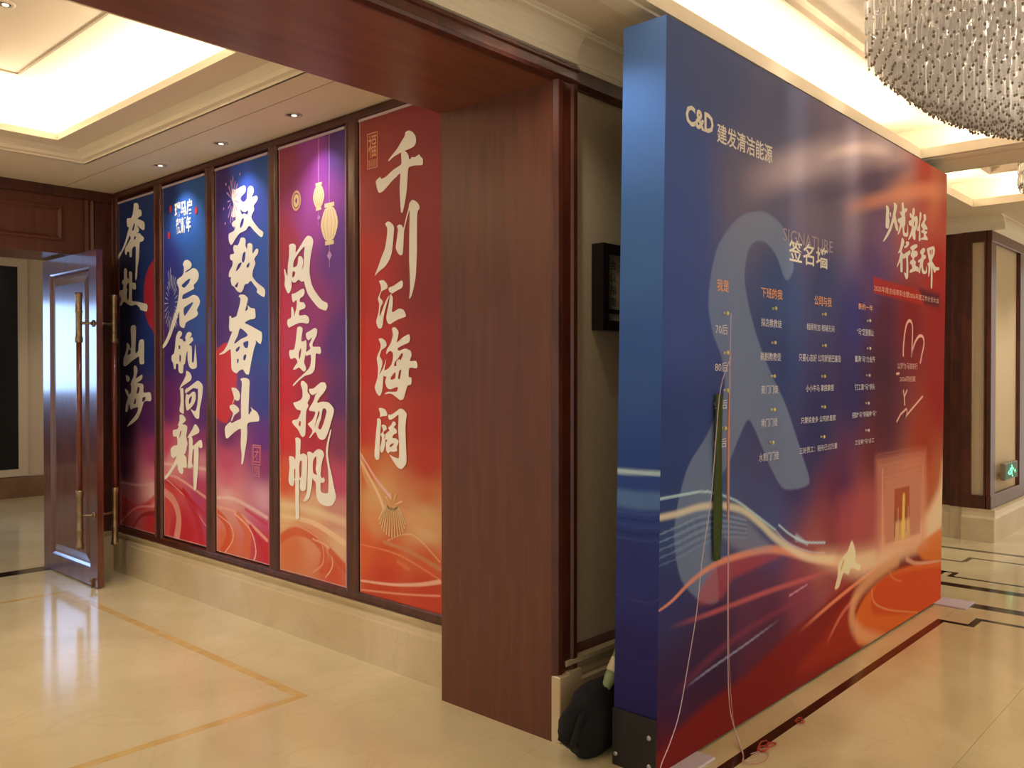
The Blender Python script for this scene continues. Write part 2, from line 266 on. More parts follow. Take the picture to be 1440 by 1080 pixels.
BRUSH={1:[[[(6687,2923),(6640,2915),(6619,2888),(6622,2868),(6582,2855),(6568,2832),(6577,2809),(6614,2806),(6638,2792),(6596,2782),(6532,2759),(6518,2733),(6524,2698),(6560,2700),(6605,2723),(6651,2747),(6615,2712),(6624,2691),(6658,2685),(6606,2679),(6573,2659),(6533,2638),(6543,2615),(6592,2610),(6607,2602),(6617,2489),(6642,2426),(6650,2361),(6674,2322),(6687,2339),(6679,2421),(6678,2494),(6677,2584),(6737,2574),(6747,2513),(6785,2514),(6794,2551),(6829,2558),(6843,2534),(6868,2545),(6867,2587),(6823,2616),(6794,2638),(6765,2655),(6784,2682),(6832,2633),(6891,2581),(6989,2515),(7025,2509),(7025,2531),(6939,2577),(6871,2637),(6822,2707),(6796,2746),(6821,2753),(6834,2779),(6830,2820),(6763,2816),(6731,2837),(6712,2884),(6706,2916)],[(6707,2764),(6689,2758),(6708,2719),(6740,2714)],[(6689,2668),(6671,2657),(6690,2639),(6708,2649)]],[[(6882,2430),(6844,2426),(6831,2400),(6831,2359),(6800,2340),(6800,2389),(6786,2401),(6749,2393),(6739,2368),(6740,2310),(6693,2303),(6675,2281),(6680,2253),(6712,2251),(6740,2261),(6745,2170),(6694,2159),(6629,2151),(6574,2140),(6493,2127),(6475,2106),(6488,2071),(6539,2076),(6602,2089),(6611,2105),(6676,2133),(6742,2127),(6799,2136),(6856,2156),(6895,2167),(6944,2138),(6974,2146),(6944,2190),(6983,2231),(6972,2260),(6913,2264),(6903,2301),(6928,2316),(6922,2336),(6893,2347),(6892,2397)],[(6816,2308),(6797,2302),(6802,2199),(6827,2175),(6840,2226),(6826,2258),(6845,2285)]],[[(6762,1969),(6715,1975),(6678,1961),(6678,1904),(6689,1764),(6652,1764),(6637,1780),(6633,1820),(6614,1853),(6568,1859),(6537,1842),(6538,1721),(6539,1672),(6594,1666),(6619,1681),(6624,1726),(6662,1719),(6746,1695),(6823,1667),(6881,1652),(6910,1667),(6903,1718),(6880,1743),(6850,1792),(6844,1838),(6802,1825),(6783,1799),(6774,1787),(6760,1824),(6772,1940)],[(6802,1787),(6774,1774),(6778,1753),(6822,1742),(6826,1758)]],[[(6718,1649),(6681,1657),(6649,1620),(6682,1559),(6617,1575),(6576,1587),(6565,1567),(6595,1543),(6663,1522),(6580,1518),(6548,1502),(6548,1449),(6446,1453),(6423,1435),(6416,1399),(6438,1384),(6500,1385),(6545,1372),(6586,1314),(6648,1247),(6751,1202),(6847,1174),(6789,1217),(6713,1257),(6660,1296),(6647,1333),(6731,1323),(6778,1313),(6807,1358),(6836,1295),(6875,1294),(6865,1349),(6825,1408),(6835,1425),(6777,1442),(6767,1492),(6776,1517),(6719,1583)],[(6645,1493),(6618,1481),(6636,1444),(6670,1440)],[(6702,1394),(6683,1398),(6689,1361),(6721,1359)],[(6554,1413),(6518,1413),(6527,1389),(6564,1376),(6573,1396)]],[[(6862,1583),(6814,1575),(6789,1550),(6824,1529),(6853,1542)]],[[(6883,1474),(6834,1462),(6815,1442),(6835,1416),(6854,1433)]]],2:[[[(5881,2402),(5839,2404),(5798,2388),(5777,2367),(5790,2344),(5848,2329),(5881,2316),(5823,2323),(5757,2339),(5701,2321),(5674,2287),(5685,2253),(5718,2232),(5750,2217),(5742,2194),(5791,2182),(5874,2167),(5911,2157),(5916,2130),(5841,2133),(5759,2149),(5694,2136),(5659,2102),(5671,2072),(5703,2042),(5687,2014),(5719,1992),(5826,1969),(5867,1955),(5889,1923),(5926,1925),(5960,1946),(5963,2015),(5968,2040),(6011,1977),(6099,1866),(6171,1802),(6234,1777),(6242,1791),(6170,1851),(6108,1924),(6063,1995),(6011,2066),(5984,2122),(5967,2201),(5995,2244),(5992,2276),(5923,2295),(5898,2317),(5893,2357),(5909,2378)],[(5927,2229),(5865,2254),(5799,2269),(5820,2239),(5882,2210),(5907,2213)],[(5892,2064),(5841,2081),(5759,2099),(5784,2070),(5850,2026),(5884,2007),(5900,2036)]],[[(5986,1895),(5952,1903),(5922,1884),(5935,1865),(5961,1849),(5919,1840),(5902,1824),(5868,1827),(5877,1851),(5851,1882),(5813,1890),(5780,1876),(5794,1856),(5823,1841),(5777,1852),(5758,1832),(5786,1813),(5824,1798),(5786,1789),(5778,1761),(5779,1678),(5754,1677),(5737,1752),(5732,1799),(5721,1760),(5706,1649),(5730,1630),(5779,1626),(5820,1646),(5841,1690),(5844,1754),(5861,1730),(5881,1667),(5903,1655),(5912,1603),(5946,1595),(5980,1611),(5983,1659),(6014,1664),(6023,1631),(6049,1627),(6062,1668),(6087,1693),(6083,1726),(6048,1742),(6030,1798),(6021,1847),(6009,1871)],[(5975,1797),(5953,1793),(5957,1772),(5975,1773)],[(5962,1732),(5942,1716),(5949,1675),(5966,1692)]],[[(5862,1614),(5812,1601),(5783,1573),(5799,1545),(5879,1517),(5938,1496),(5973,1477),(5947,1508),(5904,1544),(5870,1581)]],[[(5955,1482),(5930,1488),(5905,1476),(5901,1315),(5923,1307),(5962,1318),(5965,1338),(5948,1395)]],[[(5876,1480),(5813,1501),(5731,1533),(5691,1543),(5651,1530),(5622,1503),(5636,1425),(5668,1346),(5676,1283),(5709,1276),(5741,1288),(5790,1330),(5798,1342),(5732,1328),(5700,1384),(5691,1479),(5707,1486),(5764,1490),(5855,1457),(5880,1456)]],[[(5863,1449),(5830,1441),(5764,1466),(5728,1458),(5724,1415),(5748,1383),(5781,1358),(5847,1329),(5867,1348),(5877,1396)],[(5822,1409),(5789,1434),(5781,1426),(5797,1390),(5822,1377)]],[[(5966,1293),(5923,1298),(5878,1276),(5873,1256),(5924,1230),(5882,1227),(5848,1213),(5857,1172),(5865,1148),(5857,1120),(5846,1093),(5858,1068),(5875,1027),(5900,1009),(5867,995),(5859,932),(5884,914),(5918,919),(5909,896),(5926,870),(5960,872),(5994,898),(6003,938),(6108,856),(6179,813),(6206,819),(6125,880),(6055,942),(6011,994),(6063,975),(6098,989),(6106,1038),(6062,1065),(6002,1076),(6010,1133),(6062,1134),(6067,1179),(6001,1190),(5975,1216),(5992,1215),(5966,1257)],[(5958,1172),(5936,1181),(5953,1144),(5970,1127)]],[[(5736,1237),(5693,1219),(5672,1196),(5685,1176),(5750,1157),(5799,1143),(5849,1133),(5824,1158),(5774,1200)]],[[(5824,1134),(5783,1144),(5767,1113),(5767,1081),(5686,1121),(5641,1127),(5630,1081),(5662,1071),(5686,1078),(5683,1023),(5695,912),(5712,832),(5720,784),(5753,765),(5761,812),(5760,907),(5751,1050),(5767,1049),(5784,969),(5768,938),(5817,919),(5842,925),(5833,998),(5825,1062)]]],3:[[[(5178,2807),(5104,2816),(5067,2818),(5048,2803),(5052,2773),(5104,2750),(5111,2732),(5075,2711),(5038,2725),(5030,2763),(5023,2792),(4994,2805),(4958,2790),(4951,2759),(4973,2728),(4923,2732),(4902,2714),(4916,2693),(4952,2671),(4945,2644),(4981,2603),(4945,2560),(4889,2516),(4840,2488),(4847,2462),(4875,2463),(4945,2507),(5003,2548),(5046,2526),(5083,2519),(5128,2512),(5173,2486),(5218,2452),(5241,2450),(5264,2480),(5264,2524),(5203,2536),(5180,2557),(5218,2570),(5222,2594),(5180,2608),(5172,2627),(5217,2628),(5233,2650),(5217,2672),(5202,2701),(5206,2725),(5227,2755),(5224,2790),(5216,2817)],[(5119,2671),(5090,2651),(5053,2643),(5017,2649),(5031,2624),(5068,2637),(5097,2633)],[(5097,2602),(5072,2603),(5083,2569),(5113,2546),(5120,2566)]],[[(5113,2480),(5076,2480),(5050,2461),(5054,2427),(5033,2402),(5029,2432),(4996,2436),(4967,2418),(4968,2365),(4925,2391),(4899,2385),(4904,2359),(4946,2329),(4932,2301),(4961,2258),(4969,2220),(4919,2178),(4835,2135),(4818,2111),(4828,2078),(4870,2088),(4919,2114),(4912,2132),(4955,2166),(4990,2191),(5027,2175),(5063,2173),(5085,2140),(5115,2124),(5160,2137),(5197,2167),(5228,2181),(5243,2218),(5235,2233),(5266,2239),(5258,2274),(5219,2310),(5219,2342),(5245,2352),(5245,2384),(5196,2387),(5208,2419),(5196,2442),(5151,2437),(5128,2458)],[(5084,2376),(5055,2385),(5059,2343),(5077,2317),(5099,2331)],[(5144,2312),(5099,2319),(5129,2287),(5174,2267)],[(5040,2295),(5004,2311),(5011,2285),(5033,2279)],[(5190,2171),(5145,2195),(5160,2161)]],[[(5141,2101),(5116,2111),(5068,2106),(5028,2083),(5031,2058),(5058,2001),(5026,2011),(5028,2036),(4995,2018),(4943,2009),(4935,1987),(4933,1954),(4954,1944),(5006,1941),(5064,1924),(5006,1905),(4903,1871),(4860,1853),(4857,1814),(4873,1781),(4898,1788),(4934,1806),(4929,1789),(4955,1746),(4986,1669),(5013,1592),(5034,1586),(5060,1594),(5092,1620),(5135,1611),(5168,1595),(5206,1603),(5235,1626),(5238,1683),(5246,1752),(5277,1747),(5333,1727),(5392,1720),(5390,1727),(5333,1748),(5288,1787),(5254,1832),(5226,1871),(5254,1875),(5265,1901),(5261,1946),(5259,1975),(5236,1974),(5231,1962),(5171,1971),(5154,1998),(5127,2047),(5119,2086)],[(5120,1890),(5027,1842),(5112,1819),(5190,1791),(5194,1802),(5155,1840)],[(5178,1753),(5134,1772),(5129,1761),(5145,1744),(5172,1736)],[(5086,1793),(5022,1803),(5030,1761),(5065,1762)],[(5162,1688),(5143,1688),(5145,1668),(5162,1660)],[(5075,1712),(5049,1717),(5051,1695),(5070,1678),(5086,1687)]],[[(5121,1556),(5084,1564),(5041,1562),(5008,1546),(5011,1489),(5022,1331),(4994,1345),(4982,1355),(4994,1377),(4964,1362),(4916,1344),(4893,1313),(4899,1288),(4940,1283),(4994,1278),(5037,1263),(5037,1199),(5050,1134),(5075,1055),(5087,1015),(5106,995),(5114,1007),(5109,1059),(5121,1130),(5117,1228),(5186,1209),(5249,1179),(5288,1158),(5314,1166),(5324,1226),(5288,1254),(5246,1272),(5236,1262),(5160,1285),(5116,1299),(5116,1358),(5112,1455),(5103,1533)]],[[(5235,1498),(5171,1494),(5128,1461),(5134,1422),(5166,1412),(5197,1421),(5216,1391),(5223,1398),(5203,1428),(5216,1460)]],[[(5255,1380),(5204,1388),(5153,1370),(5135,1348),(5166,1330),(5198,1316),(5230,1279),(5242,1282),(5217,1329),(5255,1357)]]],4:[[[(4548,2376),(4521,2382),(4491,2377),(4473,2360),(4477,2324),(4432,2355),(4384,2395),(4350,2412),(4312,2401),(4293,2374),(4303,2337),(4322,2279),(4332,2208),(4327,2170),(4309,2119),(4271,2073),(4207,2020),(4156,2001),(4149,1982),(4166,1958),(4198,1963),(4244,1979),(4300,2020),(4351,2067),(4380,2119),(4390,2144),(4414,2143),(4448,2157),(4482,2143),(4512,2148),(4522,2163),(4522,2118),(4537,2091),(4557,2082),(4572,2093),(4598,2134),(4594,2174),(4604,2234),(4592,2230),(4577,2201),(4567,2194),(4562,2250),(4551,2300),(4546,2356)],[(4384,2351),(4389,2312),(4394,2241),(4413,2212),(4399,2247),(4399,2275),(4418,2296),(4447,2296),(4454,2263),(4467,2242),(4502,2237),(4497,2272),(4472,2298),(4423,2332)],[(4502,2214),(4482,2204),(4492,2183),(4512,2176),(4512,2201)]],[[(4520,2075),(4483,2079),(4414,2099),(4390,2097),(4382,2075),(4400,2054),(4429,2045),(4434,2023),(4395,2018),(4374,1997),(4385,1981),(4424,1975),(4439,1967),(4439,1942),(4376,1942),(4343,1927),(4336,1905),(4352,1889),(4415,1897),(4464,1893),(4523,1879),(4553,1873),(4571,1901),(4563,1923),(4528,1935),(4525,1994),(4508,1993),(4495,1965),(4493,1939),(4483,1964),(4471,1986),(4468,2036),(4503,2024),(4517,2044)]],[[(4459,1871),(4429,1875),(4404,1861),(4412,1826),(4418,1786),(4389,1786),(4369,1791),(4365,1744),(4383,1684),(4389,1657),(4369,1624),(4378,1607),(4401,1605),(4442,1628),(4478,1618),(4508,1616),(4484,1641),(4460,1662),(4484,1686),(4532,1681),(4548,1707),(4544,1734),(4496,1739),(4477,1794),(4468,1841)],[(4424,1745),(4421,1728),(4430,1692),(4440,1678),(4447,1712)]],[[(4369,1832),(4325,1846),(4279,1861),(4254,1847),(4262,1814),(4296,1776),(4302,1753),(4268,1749),(4228,1748),(4215,1721),(4229,1705),(4268,1709),(4274,1663),(4282,1617),(4312,1591),(4384,1577),(4443,1550),(4505,1515),(4503,1528),(4455,1557),(4401,1587),(4337,1624),(4320,1663),(4323,1703),(4369,1697),(4374,1718),(4342,1730),(4325,1743),(4336,1763),(4319,1786),(4308,1806),(4342,1789),(4365,1804)]],[[(4421,1543),(4396,1547),(4355,1523),(4355,1483),(4332,1464),(4332,1444),(4355,1416),(4344,1400),(4367,1369),(4373,1315),(4379,1228),(4409,1210),(4432,1225),(4456,1252),(4516,1290),(4510,1307),(4462,1316),(4438,1340),(4426,1368),(4461,1373),(4485,1386),(4506,1413),(4467,1421),(4425,1435),(4408,1456),(4410,1496),(4425,1523)],[(4438,1306),(4426,1300),(4432,1273),(4450,1282)]],[[(4338,1500),(4292,1504),(4224,1538),(4179,1538),(4163,1512),(4190,1479),(4229,1452),(4258,1419),(4213,1426),(4146,1424),(4103,1399),(4089,1377),(4114,1318),(4147,1252),(4180,1211),(4214,1203),(4247,1214),(4275,1246),(4327,1210),(4339,1210),(4304,1251),(4344,1283),(4350,1293),(4304,1318),(4275,1359),(4292,1368),(4332,1370),(4338,1383),(4292,1431),(4275,1464),(4252,1478),(4303,1464),(4332,1477)],[(4202,1380),(4180,1388),(4163,1372),(4185,1315),(4219,1265),(4247,1274),(4219,1327)],[(4244,1369),(4233,1357),(4270,1296),(4287,1269),(4267,1313)]],[[(4125,1266),(4116,1263),(4136,1213),(4147,1201),(4153,1206)]],[[(4484,1199),(4459,1205),(4430,1194),(4428,1163),(4433,1106),(4401,1113),(4365,1102),(4358,1080),(4361,1008),(4366,946),(4375,899),(4402,885),(4429,889),(4438,914),(4433,951),(4445,939),(4443,877),(4446,804),(4446,721),(4474,709),(4483,717),(4486,800),(4486,905),(4488,936),(4497,945),(4502,914),(4525,905),(4553,920),(4558,951),(4548,1015),(4552,1056),(4552,1083),(4529,1088),(4497,1081),(4488,1066),(4481,1103),(4481,1165)],[(4436,1059),(4417,1065),(4421,983),(4433,961),(4442,981),(4442,1028)],[(4497,1005),(4486,1014),(4486,957),(4494,956)]],[[(4358,1116),(4343,1127),(4312,1123),(4299,1119),(4269,1139),(4234,1147),(4200,1138),(4187,1116),(4200,1090),(4213,1054),(4222,998),(4209,979),(4192,986),(4181,966),(4200,952),(4222,950),(4222,908),(4209,894),(4175,893),(4150,899),(4146,934),(4145,984),(4149,1034),(4162,1083),(4170,1137),(4157,1193),(4132,1244),(4119,1254),(4128,1224),(4145,1173),(4149,1118),(4133,1055),(4108,992),(4095,949),(4075,896),(4077,867),(4108,831),(4159,819),(4218,825),(4257,849),(4269,888),(4274,949),(4295,959),(4304,971),(4313,920),(4335,857),(4366,830),(4402,823),(4384,847),(4362,890),(4357,967),(4352,1070)],[(4299,1073),(4269,1103),(4264,1066),(4273,1025),(4260,995),(4286,998),(4299,1012)]]],5:[[[(3460,2854),(3435,2860),(3403,2847),(3378,2820),(3374,2788),(3391,2769),(3441,2761),(3492,2756),(3557,2742),(3593,2727),(3598,2733),(3570,2753),(3524,2782),(3486,2817),(3463,2838)]],[[(3492,2758),(3463,2758),(3438,2738),(3430,2718),(3429,2708),(3413,2711),(3410,2717),(3382,2712),(3351,2721),(3342,2711),(3323,2694),(3320,2677),(3326,2662),(3379,2669),(3422,2669),(3436,2659),(3441,2607),(3448,2546),(3467,2474),(3480,2442),(3489,2437),(3496,2449),(3502,2512),(3505,2575),(3500,2645),(3531,2633),(3560,2621),(3597,2599),(3643,2574),(3670,2569),(3687,2580),(3704,2626),(3701,2640),(3667,2654),(3657,2642),(3616,2649),(3557,2675),(3495,2692),(3491,2718)]],[[(3625,2395),(3602,2406),(3578,2397),(3552,2372),(3554,2333),(3567,2246),(3587,2204),(3625,2168),(3673,2147),(3714,2124),(3704,2144),(3684,2173),(3657,2220),(3629,2262),(3613,2320),(3608,2369)]],[[(3527,2369),(3510,2378),(3488,2372),(3474,2358),(3450,2418),(3432,2459),(3428,2478),(3403,2494),(3370,2479),(3348,2457),(3348,2438),(3363,2421),(3367,2303),(3367,2226),(3371,2160),(3378,2089),(3396,2028),(3414,1991),(3429,1982),(3422,2039),(3425,2117),(3429,2189),(3428,2309),(3425,2405),(3427,2444),(3439,2417),(3468,2343),(3474,2276),(3480,2223),(3497,2214),(3518,2227),(3537,2258),(3529,2301),(3519,2353)]],[[(3677,2092),(3641,2094),(3611,2072),(3606,2050),(3636,2040),(3656,2034),(3672,2006),(3651,1986),(3646,1973),(3667,1945),(3674,1900),(3652,1931),(3626,1975),(3591,2011),(3611,1967),(3637,1905),(3647,1854),(3662,1834),(3687,1840),(3703,1873),(3684,1920),(3677,1965),(3687,1991),(3684,2007),(3661,2041),(3666,2073)]],[[(3596,2049),(3552,2059),(3489,2082),(3479,2060),(3489,2042),(3532,2029),(3576,2013),(3562,1999),(3562,1958),(3567,1917),(3513,1934),(3474,1925),(3455,1896),(3465,1887),(3518,1877),(3562,1863),(3587,1854),(3607,1865),(3616,1898),(3593,1973),(3586,2010),(3567,2019),(3589,2026)]],[[(3682,1778),(3652,1781),(3622,1764),(3614,1741),(3637,1726),(3657,1717),(3672,1685),(3652,1662),(3652,1636),(3675,1585),(3642,1624),(3617,1668),(3637,1598),(3644,1553),(3653,1495),(3673,1469),(3698,1482),(3716,1517),(3693,1566),(3688,1624),(3698,1676),(3667,1727),(3667,1752)]],[[(3567,1832),(3542,1836),(3515,1814),(3518,1786),(3528,1755),(3484,1779),(3432,1796),(3422,1774),(3432,1753),(3484,1738),(3523,1723),(3509,1711),(3461,1722),(3418,1709),(3410,1684),(3423,1656),(3376,1656),(3364,1634),(3371,1617),(3427,1619),(3432,1573),(3411,1569),(3413,1535),(3442,1526),(3456,1498),(3475,1457),(3504,1450),(3553,1474),(3583,1483),(3632,1480),(3602,1493),(3533,1494),(3524,1519),(3583,1506),(3612,1515),(3627,1547),(3617,1572),(3642,1579),(3637,1604),(3602,1617),(3577,1636),(3562,1667),(3562,1699),(3587,1712),(3617,1694),(3612,1719),(3582,1750),(3562,1794)],[(3523,1667),(3489,1698),(3480,1688),(3499,1660),(3509,1667),(3533,1654),(3533,1632),(3553,1632),(3543,1654)],[(3577,1572),(3543,1598),(3543,1566),(3577,1557)],[(3509,1604),(3494,1610),(3504,1563),(3519,1566)]],[[(3682,1401),(3657,1404),(3627,1397),(3609,1374),(3617,1362),(3648,1360),(3670,1354),(3670,1374)]],[[(3696,1343),(3679,1348),(3662,1335),(3667,1280),(3673,1212),(3677,1133),(3692,1120),(3708,1123),(3720,1146),(3714,1202),(3704,1278),(3696,1322)]],[[(3601,1370),(3578,1370),(3542,1385),(3506,1404),(3477,1401),(3449,1380),(3452,1358),(3459,1308),(3456,1232),(3452,1163),(3453,1117),(3477,1093),(3495,1084),(3521,1091),(3548,1111),(3584,1147),(3593,1156),(3566,1148),(3530,1141),(3512,1146),(3512,1229),(3519,1286),(3515,1363),(3524,1369),(3554,1352),(3584,1342),(3599,1349)]],[[(3658,1309),(3639,1315),(3618,1307),(3615,1290),(3636,1279),(3642,1269),(3630,1258),(3636,1238),(3624,1244),(3627,1207),(3639,1175),(3655,1161),(3667,1167),(3670,1189),(3658,1221),(3655,1245),(3667,1260),(3651,1272),(3645,1284)]],[[(3602,1298),(3578,1314),(3560,1335),(3542,1331),(3537,1318),(3554,1304),(3533,1293),(3530,1274),(3554,1265),(3566,1247),(3536,1245),(3515,1232),(3521,1213),(3530,1197),(3527,1180),(3554,1172),(3584,1172),(3600,1162),(3618,1176),(3621,1215),(3609,1231),(3624,1238),(3626,1262),(3608,1274),(3590,1287)],[(3590,1199),(3578,1212),(3554,1219),(3560,1209),(3578,1197)]]]}
SLOGAN=[[[(5336,2604),(5368,2606),(5392,2590),(5388,2539),(5400,2524),(5385,2477),(5354,2467),(5330,2478),(5334,2532),(5340,2577)]],[[(5400,2571),(5424,2572),(5424,2555),(5408,2544)]],[[(5471,2641),(5504,2643),(5529,2632),(5521,2603),(5505,2566),(5547,2503),(5548,2481),(5523,2475),(5490,2502),(5473,2522),(5425,2465),(5354,2412),(5300,2383),(5292,2388),(5354,2440),(5409,2491),(5448,2553),(5472,2607)]],[[(5612,2659),(5646,2667),(5660,2634),(5707,2641),(5716,2630),(5673,2601),(5682,2579),(5682,2538),(5665,2518),(5666,2489),(5692,2481),(5718,2496),(5726,2544),(5738,2510),(5732,2468),(5683,2457),(5640,2463),(5631,2497),(5614,2512),(5581,2473),(5548,2455),(5544,2463),(5572,2501),(5580,2525),(5544,2537),(5547,2552),(5597,2567),(5613,2575),(5588,2589),(5579,2605),(5613,2604)]],[[(5821,2654),(5857,2662),(5861,2633),(5849,2607),(5903,2618),(5922,2599),(5913,2550),(5877,2516),(5878,2468),(5851,2456),(5824,2467),(5815,2490),(5806,2477),(5753,2447),(5739,2449),(5779,2492),(5805,2536),(5752,2541),(5748,2564),(5804,2584),(5769,2596),(5768,2620),(5795,2618),(5813,2608)],[(5849,2572),(5867,2580),(5862,2550),(5841,2547)]],[[(5958,2646),(5986,2656),(5996,2639),(5987,2608),(5968,2581),(5979,2474),(5961,2462),(5942,2469),(5947,2524),(5914,2523),(5905,2531),(5932,2558),(5950,2597)]],[[(6033,2645),(6081,2654),(6091,2622),(6062,2594),(6111,2575),(6121,2558),(6073,2552),(6063,2542),(6111,2544),(6111,2532),(6083,2519),(6121,2503),(6122,2487),(6045,2481),(5989,2475),(5988,2484),(6045,2500),(6035,2523),(5997,2521),(5997,2536),(6035,2547),(6006,2556),(5987,2572),(6024,2601),(6043,2615)]],[[(5615,2440),(5646,2441),(5663,2419),(5633,2381),(5616,2356),(5651,2342),(5634,2312),(5635,2237),(5610,2226),(5593,2239),(5592,2290),(5534,2250),(5534,2262),(5570,2305),(5591,2348),(5549,2338),(5558,2350),(5591,2382)]],[[(5692,2426),(5745,2435),(5754,2418),(5710,2393),(5667,2385),(5664,2393),(5701,2409)]],[[(5642,2339),(5702,2360),(5772,2382),(5781,2362),(5737,2337),(5741,2293),(5739,2211),(5713,2192),(5687,2200),(5661,2233),(5704,2231),(5699,2324),(5651,2314),(5634,2323)]],[[(5780,2403),(5842,2425),(5906,2435),(5915,2418),(5870,2401),(5843,2386),(5897,2392),(5925,2377),(5907,2357),(5862,2346),(5853,2328),(5889,2319),(5881,2295),(5936,2288),(5945,2258),(5881,2259),(5774,2237),(5773,2255),(5818,2271),(5800,2293),(5773,2296),(5781,2315),(5826,2331),(5790,2345),(5790,2363),(5807,2382),(5786,2392)]],[[(5980,2401),(6027,2424),(6065,2425),(6075,2411),(6037,2383),(6085,2381),(6089,2363),(6047,2347),(6029,2309),(6048,2280),(6086,2277),(6105,2316),(6115,2273),(6077,2257),(6020,2256),(6001,2282),(5991,2299),(5973,2255),(5951,2253),(5958,2296),(5972,2327),(5935,2318),(5935,2333),(5990,2353),(5999,2373),(5971,2385)]],[[(6113,2428),(6181,2447),(6250,2460),(6280,2446),(6271,2407),(6222,2364),(6242,2347),(6303,2325),(6374,2328),(6374,2309),(6313,2301),(6283,2282),(6263,2287),(6233,2309),(6233,2246),(6225,2177),(6201,2170),(6195,2199),(6199,2275),(6193,2324),(6183,2286),(6155,2246),(6141,2251),(6144,2307),(6124,2330),(6163,2346),(6143,2369),(6127,2398)],[(6170,2421),(6191,2427),(6188,2398),(6176,2397)],[(6217,2433),(6237,2435),(6225,2402),(6211,2401)]]]
BSAMP={1:[(6884,2953,22,48,105),(6422,2917,28,60,125),(6891,2305,18,30,75),(6427,2379,30,60,135),(6897,1739,20,28,70),(6432,1785,32,60,140),(6903,1171,45,22,65),(6437,1244,95,40,115),(6906,830,90,45,80),(6404,975,170,60,120),(6405,824,225,120,150),(6908,659,190,110,130),(6406,705,240,190,190),(6910,488,185,70,70),(6408,488,190,35,45)],2:[(6154,2933,30,55,125),(5622,2930,40,95,165),(5882,2741,50,105,195),(5626,2412,45,100,180),(6159,2357,45,50,140),(5629,1967,50,90,180),(6165,1727,65,30,125),(5632,1620,60,60,160),(6168,1359,105,30,115),(5634,1272,95,45,135),(6171,1043,200,60,110),(5636,1123,150,50,120),(6115,941,235,160,170),(5637,974,220,140,160),(6117,731,215,70,70),(5638,775,190,60,110),(5900,443,200,30,50)],3:[(5378,2916,60,30,110),(4844,2946,30,80,160),(5103,2920,50,90,200),(5382,2437,85,40,120),(4847,2383,50,90,180),(5385,1956,80,40,125),(4834,1797,40,75,160),(5105,2642,70,65,170),(4836,1436,50,60,150),(5296,1188,120,40,110),(4837,1164,100,40,140),(5297,997,200,80,120),(4838,1029,150,50,120),(5298,854,215,90,125),(5298,782,240,190,190),(4839,757,225,170,190),(5299,662,225,150,140),(4840,666,200,70,120),(4841,507,205,40,60),(5300,470,225,110,70)],4:[(4602,2926,140,40,75),(4300,2958,150,50,150),(4034,2930,70,35,120),(4605,2359,175,50,75),(4302,2539,170,70,170),(4037,2303,105,55,145),(4607,1922,190,45,75),(4304,1909,150,50,120),(4038,1775,90,40,125),(4609,1483,200,25,35),(4306,1445,160,35,60),(4039,1450,95,40,110),(4610,1220,215,40,35),(4307,1192,190,35,55),(4040,1206,130,50,90),(4611,912,225,90,50),(4308,1023,210,80,80),(4041,961,195,70,110),(4612,736,235,200,150),(4309,769,235,190,150),(4042,798,215,150,140),(4309,642,225,150,110),(4042,593,230,190,150),(4535,526,220,120,70),(4097,462,215,80,40)],5:[(3793,2982,140,45,35),(3296,2883,135,30,40),(3794,2631,160,42,35),(3296,2556,150,35,30),(3796,2083,190,40,20),(3297,2047,145,32,25),(3797,1690,205,42,18),(3298,1682,160,35,22),(3798,1297,200,50,35),(3298,1317,180,42,18),(3798,1060,210,110,50),(3298,1134,190,50,20),(3705,912,220,170,110),(3299,951,205,100,50),(3705,776,225,150,95),(3299,878,220,175,120),(3799,646,225,100,45),(3299,786,225,185,135),(3645,609,215,80,30),(3299,640,215,90,40),(3645,493,205,60,25),(3299,474,205,60,25)]}
